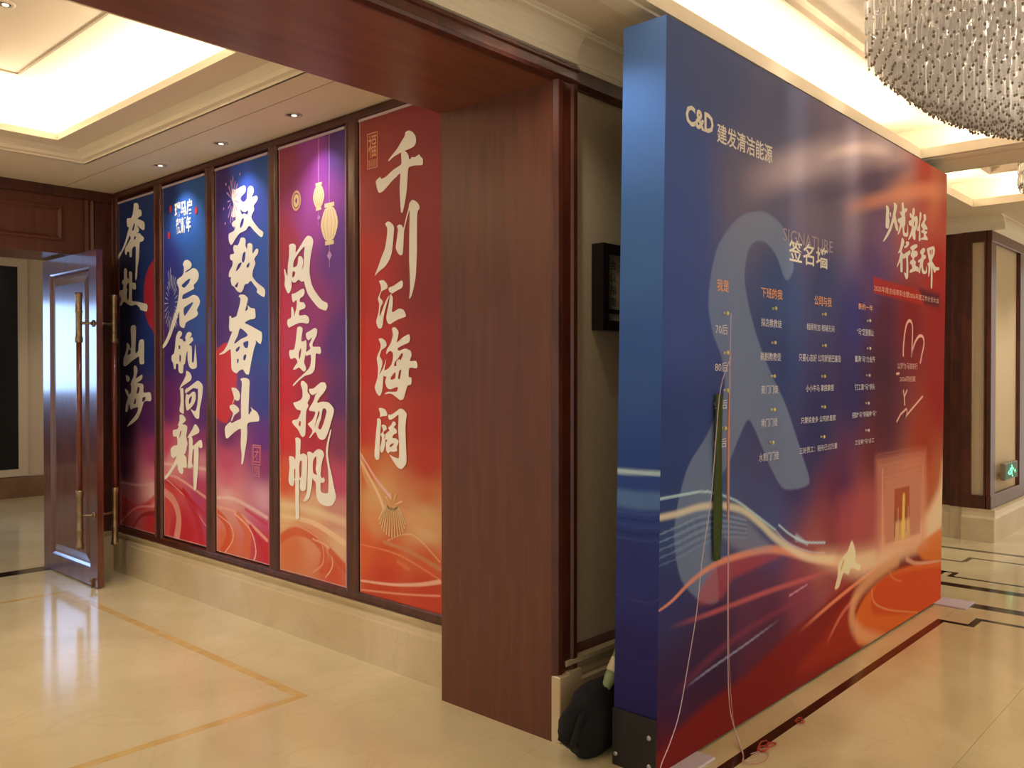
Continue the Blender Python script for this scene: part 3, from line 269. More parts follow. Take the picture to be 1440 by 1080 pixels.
BRIB={1:[([(6949,598),(6652,544),(6359,655)],40,60,(205,50,60),0.8,0.6),([(7045,358),(6715,537),(6360,591)],14,20,(235,150,150),0.8,0.4),([(6781,361),(6590,495),(6360,537)],20,40,(150,25,35),0.8,0.5),([(7001,720),(6650,727),(6358,763)],16,30,(245,200,200),0.5,0.9)],2:[([(6229,923),(5896,930),(5587,928)],25,30,(245,215,205),0.6,0.9),([(6230,838),(6005,835),(5588,730)],16,22,(235,175,165),0.9,0.3),([(6230,795),(5952,746),(5589,606)],20,30,(200,40,60),0.9,0.3),([(6230,827),(5877,702),(5590,532)],8,8,(240,180,170),0.9,0.3),([(6231,721),(6062,658),(5986,536),(6031,375)],60,90,(235,160,145),0.85,0.2),([(6209,606),(6141,529),(6165,421)],30,60,(215,85,60),0.85,0.3),([(5919,749),(5741,614),(5641,401)],50,90,(200,25,45),0.85,0.3)],3:[([(5460,742),(5206,757),(4807,679)],22,30,(245,215,205),0.7,0.7),([(5461,684),(5161,667),(4807,535)],22,24,(240,175,160),0.9,0.25),([(5442,647),(5318,588),(5282,497),(5348,392)],50,80,(222,85,35),0.9,0.15),([(5451,636),(5263,580),(5226,489),(5339,379)],7,9,(245,190,160),1,0.2),([(5161,653),(5046,550),(5074,383)],60,100,(225,110,60),0.85,0.15),([(5207,662),(5011,577),(4943,448),(4986,363)],12,14,(245,190,170),1,0.2),([(5011,601),(4858,483),(4808,390)],30,60,(205,30,50),0.85,0.25),([(5072,705),(4807,634)],18,22,(205,45,80),0.8,0.4)],4:[([(4668,774),(4382,782),(3981,743)],40,60,(240,215,175),0.7,0.9),([(4668,708),(4309,705),(3982,622)],25,40,(245,210,170),0.8,0.3),([(4669,553),(4535,622),(4346,629),(4202,551),(4224,443)],60,60,(215,90,45),0.85,0.4),([(4309,608),(4152,578),(4111,481),(4181,400)],10,10,(240,185,150),0.9,0.2),([(4668,664),(4458,666),(4237,609),(4202,488),(4310,409)],12,12,(235,165,130),0.8,0.4),([(4132,561),(3982,480)],40,60,(212,75,30),0.8,0.4)],5:[([(3856,1136),(3736,948),(3525,853),(3197,799)],40,70,(225,165,115),0.85,0.5),([(3855,1156),(3717,1020),(3584,924)],8,20,(245,190,195),0.9,0.3),([(3856,1116),(3705,951),(3644,860)],12,25,(240,215,175),0.8,0.5),([(3863,638),(3525,626),(3197,546)],9,9,(235,150,90),0.8,0.6),([(3644,678),(3439,657),(3197,600)],22,26,(205,140,90),0.8,0.3),([(3614,690),(3410,747),(3197,636)],5,6,(240,205,150),0.8,0.3),([(3858,435),(3585,457),(3354,495),(3197,535)],12,26,(245,190,165),0.95,0.5),([(3858,384),(3526,417),(3197,463)],11,12,(240,160,130),0.9,0.6),([(3525,588),(3439,563)],26,26,(225,130,80),0.6,0.6)]}
BDISC={1:[(6343,2426),(6426,2422),(6499,2358),(6537,2252),(6538,2116),(6490,2004),(6407,1931),(6348,1923)],3:[(5454,1716),(5386,1778),(5292,1799),(5200,1759),(5165,1618),(5202,1382),(5277,1285),(5323,1259),(5456,1327)]}
MARKS={'seal5':[(3781,2906),(3688,2711)],'seal3':[(4982,1134),(4872,926)],'coin':[(4518,2696),(4420,2575)],'lan1':[(4294,2710),(4180,2548),(4242,2989),(4244,2469)],'lan2':[(4215,2578),(4050,2336),(4130,2997),(4133,2222)],'fw2':[(6115,2233),(5996,1983)],'fw3':[(5258,2812),(5158,2658)],'fw5':[(3674,895),(3473,803)],'emb':[(6099,2847),(5686,2567)]}
DSAMP=[(2970,2908,70,85,130),(3251,2868,75,85,125),(3929,2874,85,90,120),(4622,2919,115,105,125),(5387,2887,120,100,110),(4623,2785,105,98,120),(4089,2648,95,95,122),(4436,2525,95,85,110),(5152,2690,85,70,95),(6056,2964,150,60,50),(6364,2823,195,120,90),(6446,2712,165,70,60),(5643,2698,165,115,105),(4827,2526,120,105,120),(2971,2512,65,85,145),(2972,2228,60,80,145),(2974,1802,55,75,140),(2975,1375,42,60,120),(2976,1146,42,60,115),(3571,2408,98,95,120),(4347,2420,110,100,120),(3935,1951,55,75,125),(3938,1608,48,62,112),(4440,2059,58,68,115),(4356,1314,42,48,95),(4833,1891,48,48,110),(4837,1492,42,40,90),(5158,2199,80,60,110),(5272,2421,110,80,115),(5780,2483,155,65,70),(6372,2308,155,35,28),(6378,1964,135,25,20),(6386,1422,135,25,18),(5788,1936,118,24,28),(5338,1915,80,32,55),(5282,1614,65,30,50),(5286,1273,75,32,50),(5170,1110,100,40,50),(6084,1095,140,45,22),(6239,842,165,80,45),(4641,952,75,35,75),(4101,1112,45,48,95),(4546,771,130,55,65),(5061,787,150,75,75),(5945,683,165,120,85),(6431,625,170,130,95),(5294,545,165,120,95),(4362,609,150,90,85),(3792,868,62,75,125),(3260,938,65,85,130),(2924,925,45,65,115),(2925,726,45,50,100),(3650,559,85,45,75),(4189,492,115,50,75),(3262,451,55,35,65),(2926,300,45,32,70),(3795,363,75,38,62),(3263,268,45,30,60),(2875,89,85,22,30),(3264,84,80,22,25),(3796,126,95,25,22),(4648,212,140,40,25),(5813,99,165,65,30),(6408,81,160,60,30)]
DART=[('rib',[(3439,2393),(3931,2567),(4623,2777),(5386,2969),(6057,2950)],170,260,(186,168,178),(0.75,1),0.9),('rib',[(4344,2706),(4929,2871),(5510,2958)],60,90,(215,198,200),(0.75,1),0.9),('rib',[(4173,2449),(4724,2597),(5388,2801),(6056,3011)],60,110,(84,72,98),(0.55,1),0.9),('rib',[(4626,2466),(5269,2633),(6059,2809),(7242,2975)],80,140,(205,136,108),(0.65,1),0.9),('poly',[(3997,2045),(4061,2107),(4028,2219),(3917,2309),(3746,2343),(3571,2312),(3440,2247),(3315,2139),(3255,2012),(3232,1875),(3274,1756),(3342,1666),(3373,1574),(3361,1497),(3228,1333),(3074,1210),(2992,1058),(2966,919),(3020,752),(3172,635),(3322,606),(3309,747),(3260,877),(3259,1059),(3413,1199),(3576,1374),(3659,1328),(3827,1134),(3973,1025),(4253,1027),(4167,1179),(3978,1434),(3802,1607),(3678,1754),(3594,1896),(3553,2022),(3586,2147),(3668,2198),(3768,2200),(3873,2150),(3950,2062)],(135,155,185),0.38,8),('poly',[(2835,5),(2875,103),(3061,160),(3263,191),(3652,230),(4026,312),(4364,355),(4746,409),(5296,437),(6485,343),(6491,-34)],(112,28,24),0.9,25),('poly',[(4235,65),(4366,180),(4697,280),(5180,309),(6487,218),(6491,-34)],(150,48,26),0.6,60),('rib',[(2849,265),(3262,374),(3651,428),(4275,458),(4848,491)],50,30,(130,55,75),(0.45,1),0.9),('rib',[(2899,576),(3261,566),(3794,559),(4274,542),(4744,528)],22,34,(178,88,92),(0.75,1),0.9),('poly',[(3172,680),(3321,760),(3649,763),(3944,710),(3649,690),(3448,677),(3353,610),(3173,620)],(160,65,70),0.6,20),('rib',[(2848,657),(2951,678),(3115,735),(3321,770),(3649,769),(3905,740),(4274,645),(4744,539)],8,60,(205,135,110),0.85,0.7),('rib',[(2857,1023),(3003,1023),(3171,1030),(3351,1015),(3545,971),(3719,888),(3867,804),(4104,700),(4362,624),(4847,547),(5295,523)],28,55,(205,200,180),0.75,0.8),('poly',[(3512,962),(3705,840),(3829,755),(3513,793),(3320,930)],(130,140,165),0.45,25),('rib',[(2847,1097),(2950,1097),(3113,1095),(3259,1083),(3478,1023),(3648,946),(3866,842)],12,12,(165,200,215),0.75,0.4),('rib',[(3866,842),(4022,751),(4273,674),(4453,643)],10,10,(175,165,190),0.7,0.4),('rib',[(3904,861),(4038,794),(4204,735),(4453,696)],10,14,(170,195,215),0.85,0.5),('rib',[(4103,771),(4170,747),(4238,716)],40,10,(170,200,220),0.6,0.9),('rib',[(3033,299),(3262,329),(3582,361),(3946,405)],12,12,(130,135,170),(0.8,1),0.5),('rib',[(4024,495),(4231,513)],11,11,(170,130,160),0.7,0.5),('rib',[(4107,286),(4550,356),(5010,414),(5417,461)],22,30,(215,130,98),(0.85,1),0.7),('rib',[(4458,140),(4697,273),(5010,348)],24,34,(190,100,84),(0.8,1),0.7),('poly',[(6491,969),(6397,778),(5946,589),(5294,566),(4744,607),(4362,635),(4645,524),(5009,431),(5569,437),(6094,450),(6498,542)],(222,192,158),0.9,70),('poly',[(4916,53),(4903,230),(5156,334),(5609,364),(6502,265),(6507,-12),(5241,20)],(198,96,38),0.95,16),('poly',[(5158,178),(5134,275),(5357,354),(6503,225),(6506,23),(6100,4),(5421,111)],(186,66,32),0.85,20),('rib',[(5423,-64),(4980,87),(4830,221),(4913,334),(5202,398),(5569,424)],110,90,(205,152,112),0.75,0.8),('rib',[(5134,317),(5181,233),(5446,137),(5955,20)],18,8,(200,135,85),0.85,0.4),('poly',[(5949,438),(6183,486),(6499,492),(6502,285),(6095,340)],(200,110,45),0.85,20),('rib',[(5741,406),(5950,344),(6502,275)],40,14,(200,150,125),0.8,0.5),('rib',[(5418,396),(5481,332),(5649,276)],30,10,(195,120,60),0.6,0.7),('rib',[(2857,956),(3003,971),(3171,988),(3351,975),(3579,922)],9,9,(120,145,180),0.6,0.5),('rib',[(2857,941),(3003,955),(3171,973),(3351,963),(3579,912)],9,9,(50,75,120),0.5599999999999999,0.5),('rib',[(2857,926),(3004,939),(3171,958),(3351,950),(3579,903)],9,9,(120,145,180),0.52,0.5),('rib',[(2857,910),(3004,923),(3171,943),(3351,938),(3579,893)],9,9,(50,75,120),0.48,0.5),('rib',[(2857,895),(3004,907),(3171,928),(3351,926),(3579,883)],9,9,(120,145,180),0.43999999999999995,0.5),('rib',[(2857,880),(3004,892),(3171,913),(3351,913),(3579,873)],9,9,(50,75,120),0.39999999999999997,0.5),('rib',[(2857,864),(3004,876),(3171,898),(3351,901),(3579,864)],9,9,(120,145,180),0.36,0.5),('rib',[(2857,849),(3004,860),(3171,883),(3352,889),(3579,854)],9,9,(50,75,120),0.31999999999999995,0.5),('rib',[(2857,834),(3004,844),(3171,868),(3352,876),(3580,844)],9,9,(120,145,180),0.27999999999999997,0.5),('rib',[(5240,1101),(5288,1110),(6055,1106)],5,6,(195,110,80),0.25,0.5),('rib',[(5256,1065),(5304,1074),(6036,1070)],5,6,(195,110,80),0.32,0.5),('rib',[(5272,1029),(5320,1038),(6018,1034)],5,6,(195,110,80),0.39,0.5),('rib',[(5288,992),(5336,1001),(5999,998)],5,6,(195,110,80),0.46,0.5),('rib',[(5304,956),(5352,965),(5981,962)],5,6,(195,110,80),0.53,0.5),('rib',[(5320,919),(5368,928),(5963,927)],5,6,(195,110,80),0.6000000000000001,0.5),('rib',[(5336,883),(5384,891),(5945,891)],5,6,(195,110,80),0.67,0.5),('rib',[(5352,846),(5401,853),(5927,856)],5,6,(195,110,80),0.74,0.5),('poly',[(5194,1083),(6114,1074),(6154,417),(5201,508)],(200,135,112),0.55,60),('poly',[(4621,916),(5242,935),(5247,531),(4625,586)],(158,72,78),0.55,90),('rib',[(5301,1015),(5306,543)],20,34,(215,150,130),0.6,0.8),('rib',[(6056,978),(6049,480)],20,44,(195,140,100),0.5,0.8),('poly',[(5350,951),(5999,940),(6005,534),(5354,558)],(178,118,98),0.8,14),('poly',[(5512,875),(5789,871),(5793,531),(5503,549)],(150,70,35),0.9,8),('poly',[(5527,665),(5792,664),(5807,515),(5504,531)],(214,176,130),0.7,20),('rib',[(5682,813),(5672,570)],46,56,(228,190,96),0.9,0.7),('rib',[(5578,748),(5580,583)],12,18,(190,160,120),0.8,0.4),('rib',[(5763,740),(5765,576)],12,12,(190,160,120),0.8,0.4),('rib',[(5526,732),(5516,578)],10,12,(60,35,25),0.8,0.4),('rib',[(5617,699),(5606,579)],7,7,(50,35,25),0.8,0.3),('rib',[(5722,754),(5725,581)],6,6,(60,35,25),0.7,0.3),('poly',[(4825,654),(4878,586),(4879,526),(4954,493),(4933,468),(4816,504),(4776,471),(4705,491),(4646,427),(4587,426),(4625,489),(4635,546),(4704,585),(4764,604)],(222,205,175),0.9,6),('rib',[(4704,554),(4674,520)],30,20,(175,150,60),0.7,0.6),('poly',[(5135,2159),(6391,2128),(6392,2044),(5148,2064)],(158,38,28),0.85,10),('poly',[(5952,2154),(6391,2143),(6392,2044),(6070,2049)],(50,22,42),0.8,25)]
SCRIB=[([(5656,1699),(5656,1756),(5680,1843),(5713,1904),(5762,1930),(5807,1922),(5828,1882),(5821,1780),(5806,1701),(5830,1746),(5887,1802),(5950,1835),(6003,1842),(6046,1828),(6058,1786),(6015,1715),(5984,1659)],30,0),([(5529,1590),(5586,1593)],22,0),([(5659,1489),(5679,1442),(5686,1389)],28,0),([(5685,1449),(5732,1489)],22,0),([(5537,1291),(5613,1338),(5720,1368),(5734,1357),(5691,1315),(6041,1443)],22,0)]
DTEXT=[('w',('建发清洁能源',3.3,3.824,2.578,2.663)),('o',('我是',3.303,3.409,1.943,1.995)),('o',('下班的我',3.712,3.935,1.943,1.992)),('o',('公司与我',4.306,4.525,1.943,1.994)),('o',('新的一年',4.906,5.126,1.955,1.991)),('t',('70后',3.292,3.397,1.757,1.802)),('t',('80后',3.287,3.398,1.595,1.638)),('t',('90后',3.281,3.393,1.434,1.474)),('t',('00后',3.276,3.387,1.267,1.307)),('t',('探店教教徒',3.713,3.928,1.808,1.847)),('t',('刷剧教教徒',3.707,3.922,1.649,1.689)),('t',('麦门门徒',3.715,3.892,1.494,1.534)),('t',('肯门门徒',3.716,3.886,1.339,1.378)),('t',('水煎门门徒',3.695,3.902,1.178,1.218)),('t',('相顾有加 相辅无间',4.212,4.564,1.811,1.847)),('t',('只要心态好 公司就是巴厘岛',4.121,4.653,1.651,1.69)),('t',('小小牛马 拿捏拿捏',4.206,4.558,1.497,1.533)),('t',('只要奖金多 公司就是家',4.148,4.588,1.337,1.369)),('t',('三好员工：轻舟已过万重',4.133,4.609,1.185,1.217)),('t',('“马”定是靠山',4.886,5.139,1.809,1.849)),('t',('蓄满“马”力全开',4.856,5.164,1.656,1.692)),('t',('打工靠“马”领头',4.858,5.166,1.496,1.532)),('t',('招财“马”到福神“马”',4.818,5.191,1.341,1.373)),('t',('工位有“马”必工',4.861,5.158,1.187,1.215)),('s',('2025年度总结表彰会暨2026年度工作计划大会',5.147,6.375,2.077,2.114)),('k',('以梦为马踏前行',5.553,5.932,1.62,1.66)),('k',('2026同创赢',5.593,5.89,1.54,1.576)),('f',('SIGNATURE',3.94,4.541,2.233,2.295)),('w',('签名墙',4.004,4.476,2.15,2.24)),('c',('C&D',3.062,3.27,2.585,2.675))]
PEGS=[(3.365,1.849),(3.366,1.679),(3.367,1.515),(3.349,1.352),(3.829,1.897),(3.823,1.735),(3.817,1.577),(3.818,1.418),(3.804,1.264),(4.405,1.9),(4.407,1.736),(4.399,1.576),(4.4,1.416),(4.393,1.26),(5.037,1.896),(5.039,1.736),(5.03,1.58),(5.02,1.42),(5.022,1.264)]
# ================================================================ FLOOR
fl = tag(obj('floor', B(-5, 14, -4, 14, -.06, -.004), grout), kind='structure')
tile_cache = {}
def tiles(x0, x1, y0, y1, sx, sy, m=floorm, ox=None, oy=None):
    xs = [x0]; x = x0 if ox is None else ox
    while x < x1-1e-6:
        if x > x0+.05 and x < x1-.05: xs.append(x)
        x += sx
    xs.append(x1); ys = [y0]; y = y0 if oy is None else oy
    while y < y1-1e-6:
        if y > y0+.05 and y < y1-.05: ys.append(y)
        y += sy
    ys.append(y1)
    for i in range(len(xs)-1):
        for j in range(len(ys)-1):
            a, b = xs[i+1]-xs[i]-.0012, ys[j+1]-ys[j]-.0012; k = (round(a, 3), round(b, 3), m.name)
            if k not in tile_cache:
                tile_cache[k] = obj('marble_tile', B(0, a, 0, b, -.0039, 0), m, fl); o = tile_cache[k]
            else:
                o = tile_cache[k].copy(); COL.objects.link(o)
            o.location = (xs[i]+.0006, ys[j]+.0006, 0)
def strip(x0, x1, y0, y1, m): obj('inlay_strip', B(x0, x1, y0, y1, -.003, .0006), m, fl)
# main hall: field, border and the cross bands of the corridor
tiles(-5, 5.95, -4, 1.69, 1.6, .865, oy=-3.31, ox=-4.2)
tiles(-5, 6.44, 1.69, 2.365, 1.6, .8, ox=-4.2)
tiles(5.95, 6.44, -4, 1.69, .8, .865, oy=-3.31)
tiles(6.44, 7.0, -4, 3.4, .8, .9); tiles(7.0, 8.47, -4, 3.4, .8, .9); tiles(8.47, 14, -4, 3.4, 1.2, .9)
strip(-5, 5.955, 1.665, 1.715, emp); strip(5.905, 5.955, 1.49, 1.665, emp); strip(5.955, 6.14, 1.49, 1.535, emp); strip(6.09, 6.14, -4, 1.49, emp)
strip(6.40, 6.52, -4, 1.66, emp); strip(6.95, 7.06, -4, 3.4, emp); strip(7.27, 7.31, -4, 2.03, emp); strip(7.31, 7.46, 1.99, 2.03, emp); strip(7.42, 7.46, 2.03, 2.12, emp); strip(7.31, 7.46, 2.08, 2.12, emp)
strip(7.90, 7.94, 2.08, 3.4, emp); strip(7.94, 8.16, 2.06, 2.10, emp); strip(8.12, 8.16, -4, 2.06, emp); strip(8.47, 8.54, -4, 3.4, emp)
# side hall with its tan frame
tiles(-5, 2.94, 2.365, 3.6, 1.57, 1.235, ox=-3.34)
tiles(-5, 2.40, 3.6, 6.6, 1.5, 1.5, ox=-3.6); tiles(2.40, 2.94, 3.6, 7.1, .54, 1.75); tiles(-5, 2.40, 6.6, 7.1, 1.57, .5)
strip(-1.9, 2.425, 3.585, 3.635, tanm); strip(2.372, 2.425, 3.635, 6.6, tanm); strip(-1.9, 2.425, 6.6, 6.652, tanm); strip(-1.95, -1.9, 3.585, 6.652, tanm)
tiles(-5, 2.94, 7.1, 7.65, 1.5, .55, ox=-3.5); strip(-3, 2.62, 7.47, 7.64, emp)
tiles(-5, 8, 7.65, 12.3, 1.2, 1.2)

# ================================================================ CEILINGS
def tray_ceiling(name, outer, rect, zs, zl, zu, prof, groove=None):
    """soffit round a tray; zs soffit height, zl cove shelf, zu upper ceiling"""
    X0, X1, Y0, Y1 = outer; x0, x1, y0, y1 = rect; bm = bmesh.new()
    d = prof; r = (x0-d, x1+d, y0-d, y1+d)
    for a in ((X0, X1, Y0, r[2]), (X0, X1, r[3], Y1), (X0, r[0], r[2], r[3]), (r[1], X1, r[2], r[3])): box(bm, *a, zs, zs+.03)
    o = tag(obj(name, bm, cream), kind='structure'); return o
# side hall
cl = tray_ceiling('ceiling', (-5, 2.96, 3.06, 7.1), (-1.6, 2.12, 3.72, 5.96), 3.05, 3.12, 3.40, .43*.62)
RL = (-1.6, 2.12, 3.72, 5.96)
bm = bmesh.new(); ring(bm, RL, [(.27, 3.05), (.262, 3.062), (.235, 3.066), (.225, 3.085), (.205, 3.10), (.19, 3.12), (.19, 3.14), (.28, 3.14), (.28, 3.05)]); obj('ogee_moulding', bm, creamb, cl)
bm = bmesh.new(); ring(bm, RL, [(.19, 3.12), (.0, 3.12), (.0, 3.155), (.02, 3.155), (.02, 3.14), (.19, 3.14)]); obj('cove_lip', bm, cream, cl)
bm = bmesh.new(); ring(bm, RL, [(.02, 3.112), (.0, 3.112), (.0, 3.12), (.02, 3.12)]); obj('lip_bead', bm, creamb, cl)
bm = bmesh.new(); ring(bm, RL, [(.23, 3.14), (.25, 3.14), (.25, 3.42), (.23, 3.42)]); obj('cove_back', bm, cream, cl)
bm = bmesh.new(); ring(bm, RL, [(.20, 3.375), (.23, 3.35), (.23, 3.40), (.20, 3.40)]); obj('cove_bead', bm, creamb, cl)
obj('upper_ceiling', B(-1.85, 2.37, 3.47, 6.21, 3.40, 3.43), cream, cl)
bm = bmesh.new(); ring(bm, (-1.3, 1.80, 4.0, 5.69), [(0, 3.393), (.014, 3.393), (.014, 3.4005), (0, 3.4005)]); obj('ceiling_bead', bm, mat('bead grey', srgb(176, 162, 138), .7), cl)
obj('ceiling_joint', B(2.56, 2.565, 3.06, 7.1, 3.0485, 3.051), mat('joint grey', srgb(176, 158, 130), .8), cl)
# main hall
H = 3.08
c2 = bmesh.new()
for a in ((-5, 6.28, 1.94, 3.6), (-5, 6.28, -4, -2.4), (-5, -2, -2.4, 1.94), (6.28, 6.84, -4, 3.6), (6.84, 8.39, 2.15, 3.6), (6.84, 8.39, -4, -2.4), (8.39, 14, -4, 3.6)): box(c2, *a, H, H+.05)
c2 = tag(obj('ceiling', c2, cream), kind='structure')
for R in ((-2, 6.28, -2.4, 1.94), (6.84, 8.39, -2.4, 2.15)):
    bm = bmesh.new(); ring(bm, R, [(-.012, H-.004), (-.012, H+.062), (.012, H+.062), (.012, H-.004)]); obj('cove_lip', bm, creamb, c2)
    bm = bmesh.new(); q = .27 if R[0] < 0 else .24; ring(bm, R, [(q, H+.05), (q+.008, H+.05), (q+.008, 3.36), (q, 3.36)]); obj('cove_back', bm, cream, c2)
    bm = bmesh.new(); ring(bm, R, [(-.16, 3.355), (-.155, 3.32), (-.185, 3.305), (-.205, 3.32), (-.21, 3.355)]); obj('ceiling_crown', bm, mat('crown beige', srgb(206, 186, 160), .7), c2)  # crown in a darker beige than the lip
    obj('upper_ceiling', B(R[0]-q, R[1]+q, R[2]-q, R[3]+q, 3.355, 3.39 if R[0] < 0 else 3.385), cream, c2)
bm = bmesh.new(); ring(bm, (-2, 6.28, -2.4, 1.94), [(.03, H-.012), (.12, H-.012), (.15, H-.004), (.155, H+.001), (.03, H+.001)]); obj('soffit_moulding', bm, creamb, c2)
bm = bmesh.new(); extrude(bm, [(-4, H-.02), (-4, H), (2.1, H), (2.1, H-.02)], 'y', 6.42, 6.43) if False else box(bm, 6.40, 6.72, -4, 2.1, H-.018, H+.001); obj('beam_moulding', bm, cream, c2)
# cornice along the hall wall
def cornice(x0, x1, yw, parent):
    P = [(yw, 2.94), (yw-.022, 2.945), (yw-.026, 2.957), (yw-.014, 2.962), (yw-.016, 2.972)]
    for k in range(7):
        t = k/6*math.pi/2; P.append((yw-.018-.062*(1-math.cos(t)), 2.975+.085*math.sin(t)))
    P += [(yw-.088, 3.062), (yw-.088, 3.07), (yw-.104, 3.075), (yw-.104, H+.001), (yw, H+.001)]
    bm = bmesh.new(); extrude(bm, P, 'x', x0, x1); return obj('cornice', bm, creamb, parent)

# ================================================================ PORTAL BETWEEN THE HALLS
pw = tag(obj('wall_portal', B(-5, 2.83, 2.372, 3.058, 2.852, 3.40), cream), kind='structure')
obj('soffit_panel', B(-5, 2.83, 2.37, 3.06, 2.845, 2.852), woodX, pw)
bm = bmesh.new(); box(bm, 2.84, 2.985, 2.372, 3.056, 0, 3.05); obj('jamb_core', bm, dark, pw)
obj('jamb_panel', B(2.829, 2.84, 2.366, 3.06, 0, 2.845), wood, pw)
T = [(0, 0), (0, .012), (.018, .03), (.04, .034), (.05, .026), (.105, .026), (.115, .036), (.14, .036), (.155, .02), (.155, 0)]
bm = bmesh.new(); extrude(bm, [(2.83+a, 2.372-b) for a, b in T], 'z', .285, 2.851); tr = tag(obj('trim_1', bm, dark), kind='structure')
bm = bmesh.new(); extrude(bm, [(2.372-b, 2.845+a*.62) for a, b in T], 'x', -5, 2.985); tr2 = tag(obj('trim_2', bm, dark), kind='structure')
cornice(-5, 2.985, 2.372-.01, pw)

# ================================================================ HALL WALL BEHIND THE BACKDROP
wm = tag(obj('wall_main', B(2.985, 6.9, 2.42, 3.0, 0, 3.1), wallc), kind='structure')
cornice(2.985, 6.9, 2.395, wm)
bm = bmesh.new(); extrude(bm, [(2.42, .30), (2.385, .30), (2.375, .315), (2.375, .345), (2.395, .358), (2.42, .358)], 'x', 2.985, 6.9); obj('bottom_rail', bm, dark, wm)
bm = bmesh.new(); extrude(bm, [(2.42, 2.868), (2.395, 2.868), (2.375, 2.885), (2.375, 2.94), (2.42, 2.94)], 'x', 2.985, 6.9); obj('top_rail', bm, dark, wm)
for x in (2.985, 4.35, 5.6, 6.78): obj('stile', B(x, x+(.012 if x < 3 else .12), 2.385, 2.42, .30, 2.94), dark, wm)
SK = lambda yw, h, pr: [(yw, 0), (yw-pr, 0), (yw-pr, h-.10), (yw-pr+.012, h-.09), (yw-pr+.012, h-.075), (yw-pr+.03, h-.06), (yw-pr+.02, h-.03), (yw-pr+.004, h-.02), (yw-pr+.004, h), (yw, h)]
bm = bmesh.new(); extrude(bm, SK(2.42, .335, .09), 'x', 2.90, 6.9); bs = tag(obj('baseboard_main', bm, skirtm), kind='structure')
obj('plinth_block', B(2.83, 2.90, 2.318, 2.37, 0, .285), skirtm, bs, bev=.004)
bm = bmesh.new(); box(bm, 2.90, 2.985, 2.322, 2.372, 0, .29); obj('plinth_return', bm, skirtm, bs)

# ================================================================ BANNER WALL
wb = tag(obj('wall_left', B(2.965, 3.1, 3.06, 7.1, 0, 3.4), dark), kind='structure')
BN = {1: (6.36, 6.99, .377, 2.975), 2: (5.575, 6.22, .388, 2.985), 3: (4.776, 5.443, .38, 2.99), 4: (3.976, 4.662, .373, 2.995), 5: (3.165, 3.852, .362, 3.005)}
RY = lambda a, b, w, xf: [(2.965, a), (xf+.012, a), (xf+.002, a+w*.12), (xf, a+w*.2), (xf+.006, a+w*.26), (xf+.006, b-w*.26), (xf, b-w*.2), (xf+.002, b-w*.12), (xf+.012, b), (2.965, b)]
bm = bmesh.new(); extrude(bm, RY(.318, .372, .054, 2.925), 'y', 3.06, 7.1); obj('frame_rail', bm, dark, wb)
bm = bmesh.new(); extrude(bm, RY(2.998, 3.05, .052, 2.925), 'y', 3.06, 7.1); obj('frame_rail', bm, dark, wb)
edges = [7.1] + [e for k in range(1, 6) for e in (BN[k][1], BN[k][0])] + [3.06]
for i in range(0, len(edges), 2):
    a, b = edges[i+1]+.006, edges[i]-.006
    if i == 0: b = 7.1
    if i == len(edges)-2: a = 3.06
    if b-a < .02: continue
    bm = bmesh.new(); wd = b-a
    extrude(bm, [(2.965, a), (2.937, a), (2.927, a+.014), (2.925, a+.024), (2.931, a+.032), (2.931, b-.032), (2.925, b-.024), (2.927, b-.014), (2.937, b), (2.965, b)], 'z', .36, 3.01); obj('frame_stile', bm, dark, wb)
SY = lambda xw, h, pr: [(xw, 0), (xw-pr, 0), (xw-pr, h-.085), (xw-pr+.010, h-.078), (xw-pr+.012, h-.06), (xw-pr+.03, h-.045), (xw-pr+.022, h-.025), (xw-pr+.004, h-.016), (xw-pr-.004, h), (xw, h)]
bm = bmesh.new(); extrude(bm, SY(2.965, .32, .04), 'y', 3.06, 7.1); tag(obj('baseboard_left', bm, skirtm), kind='structure')

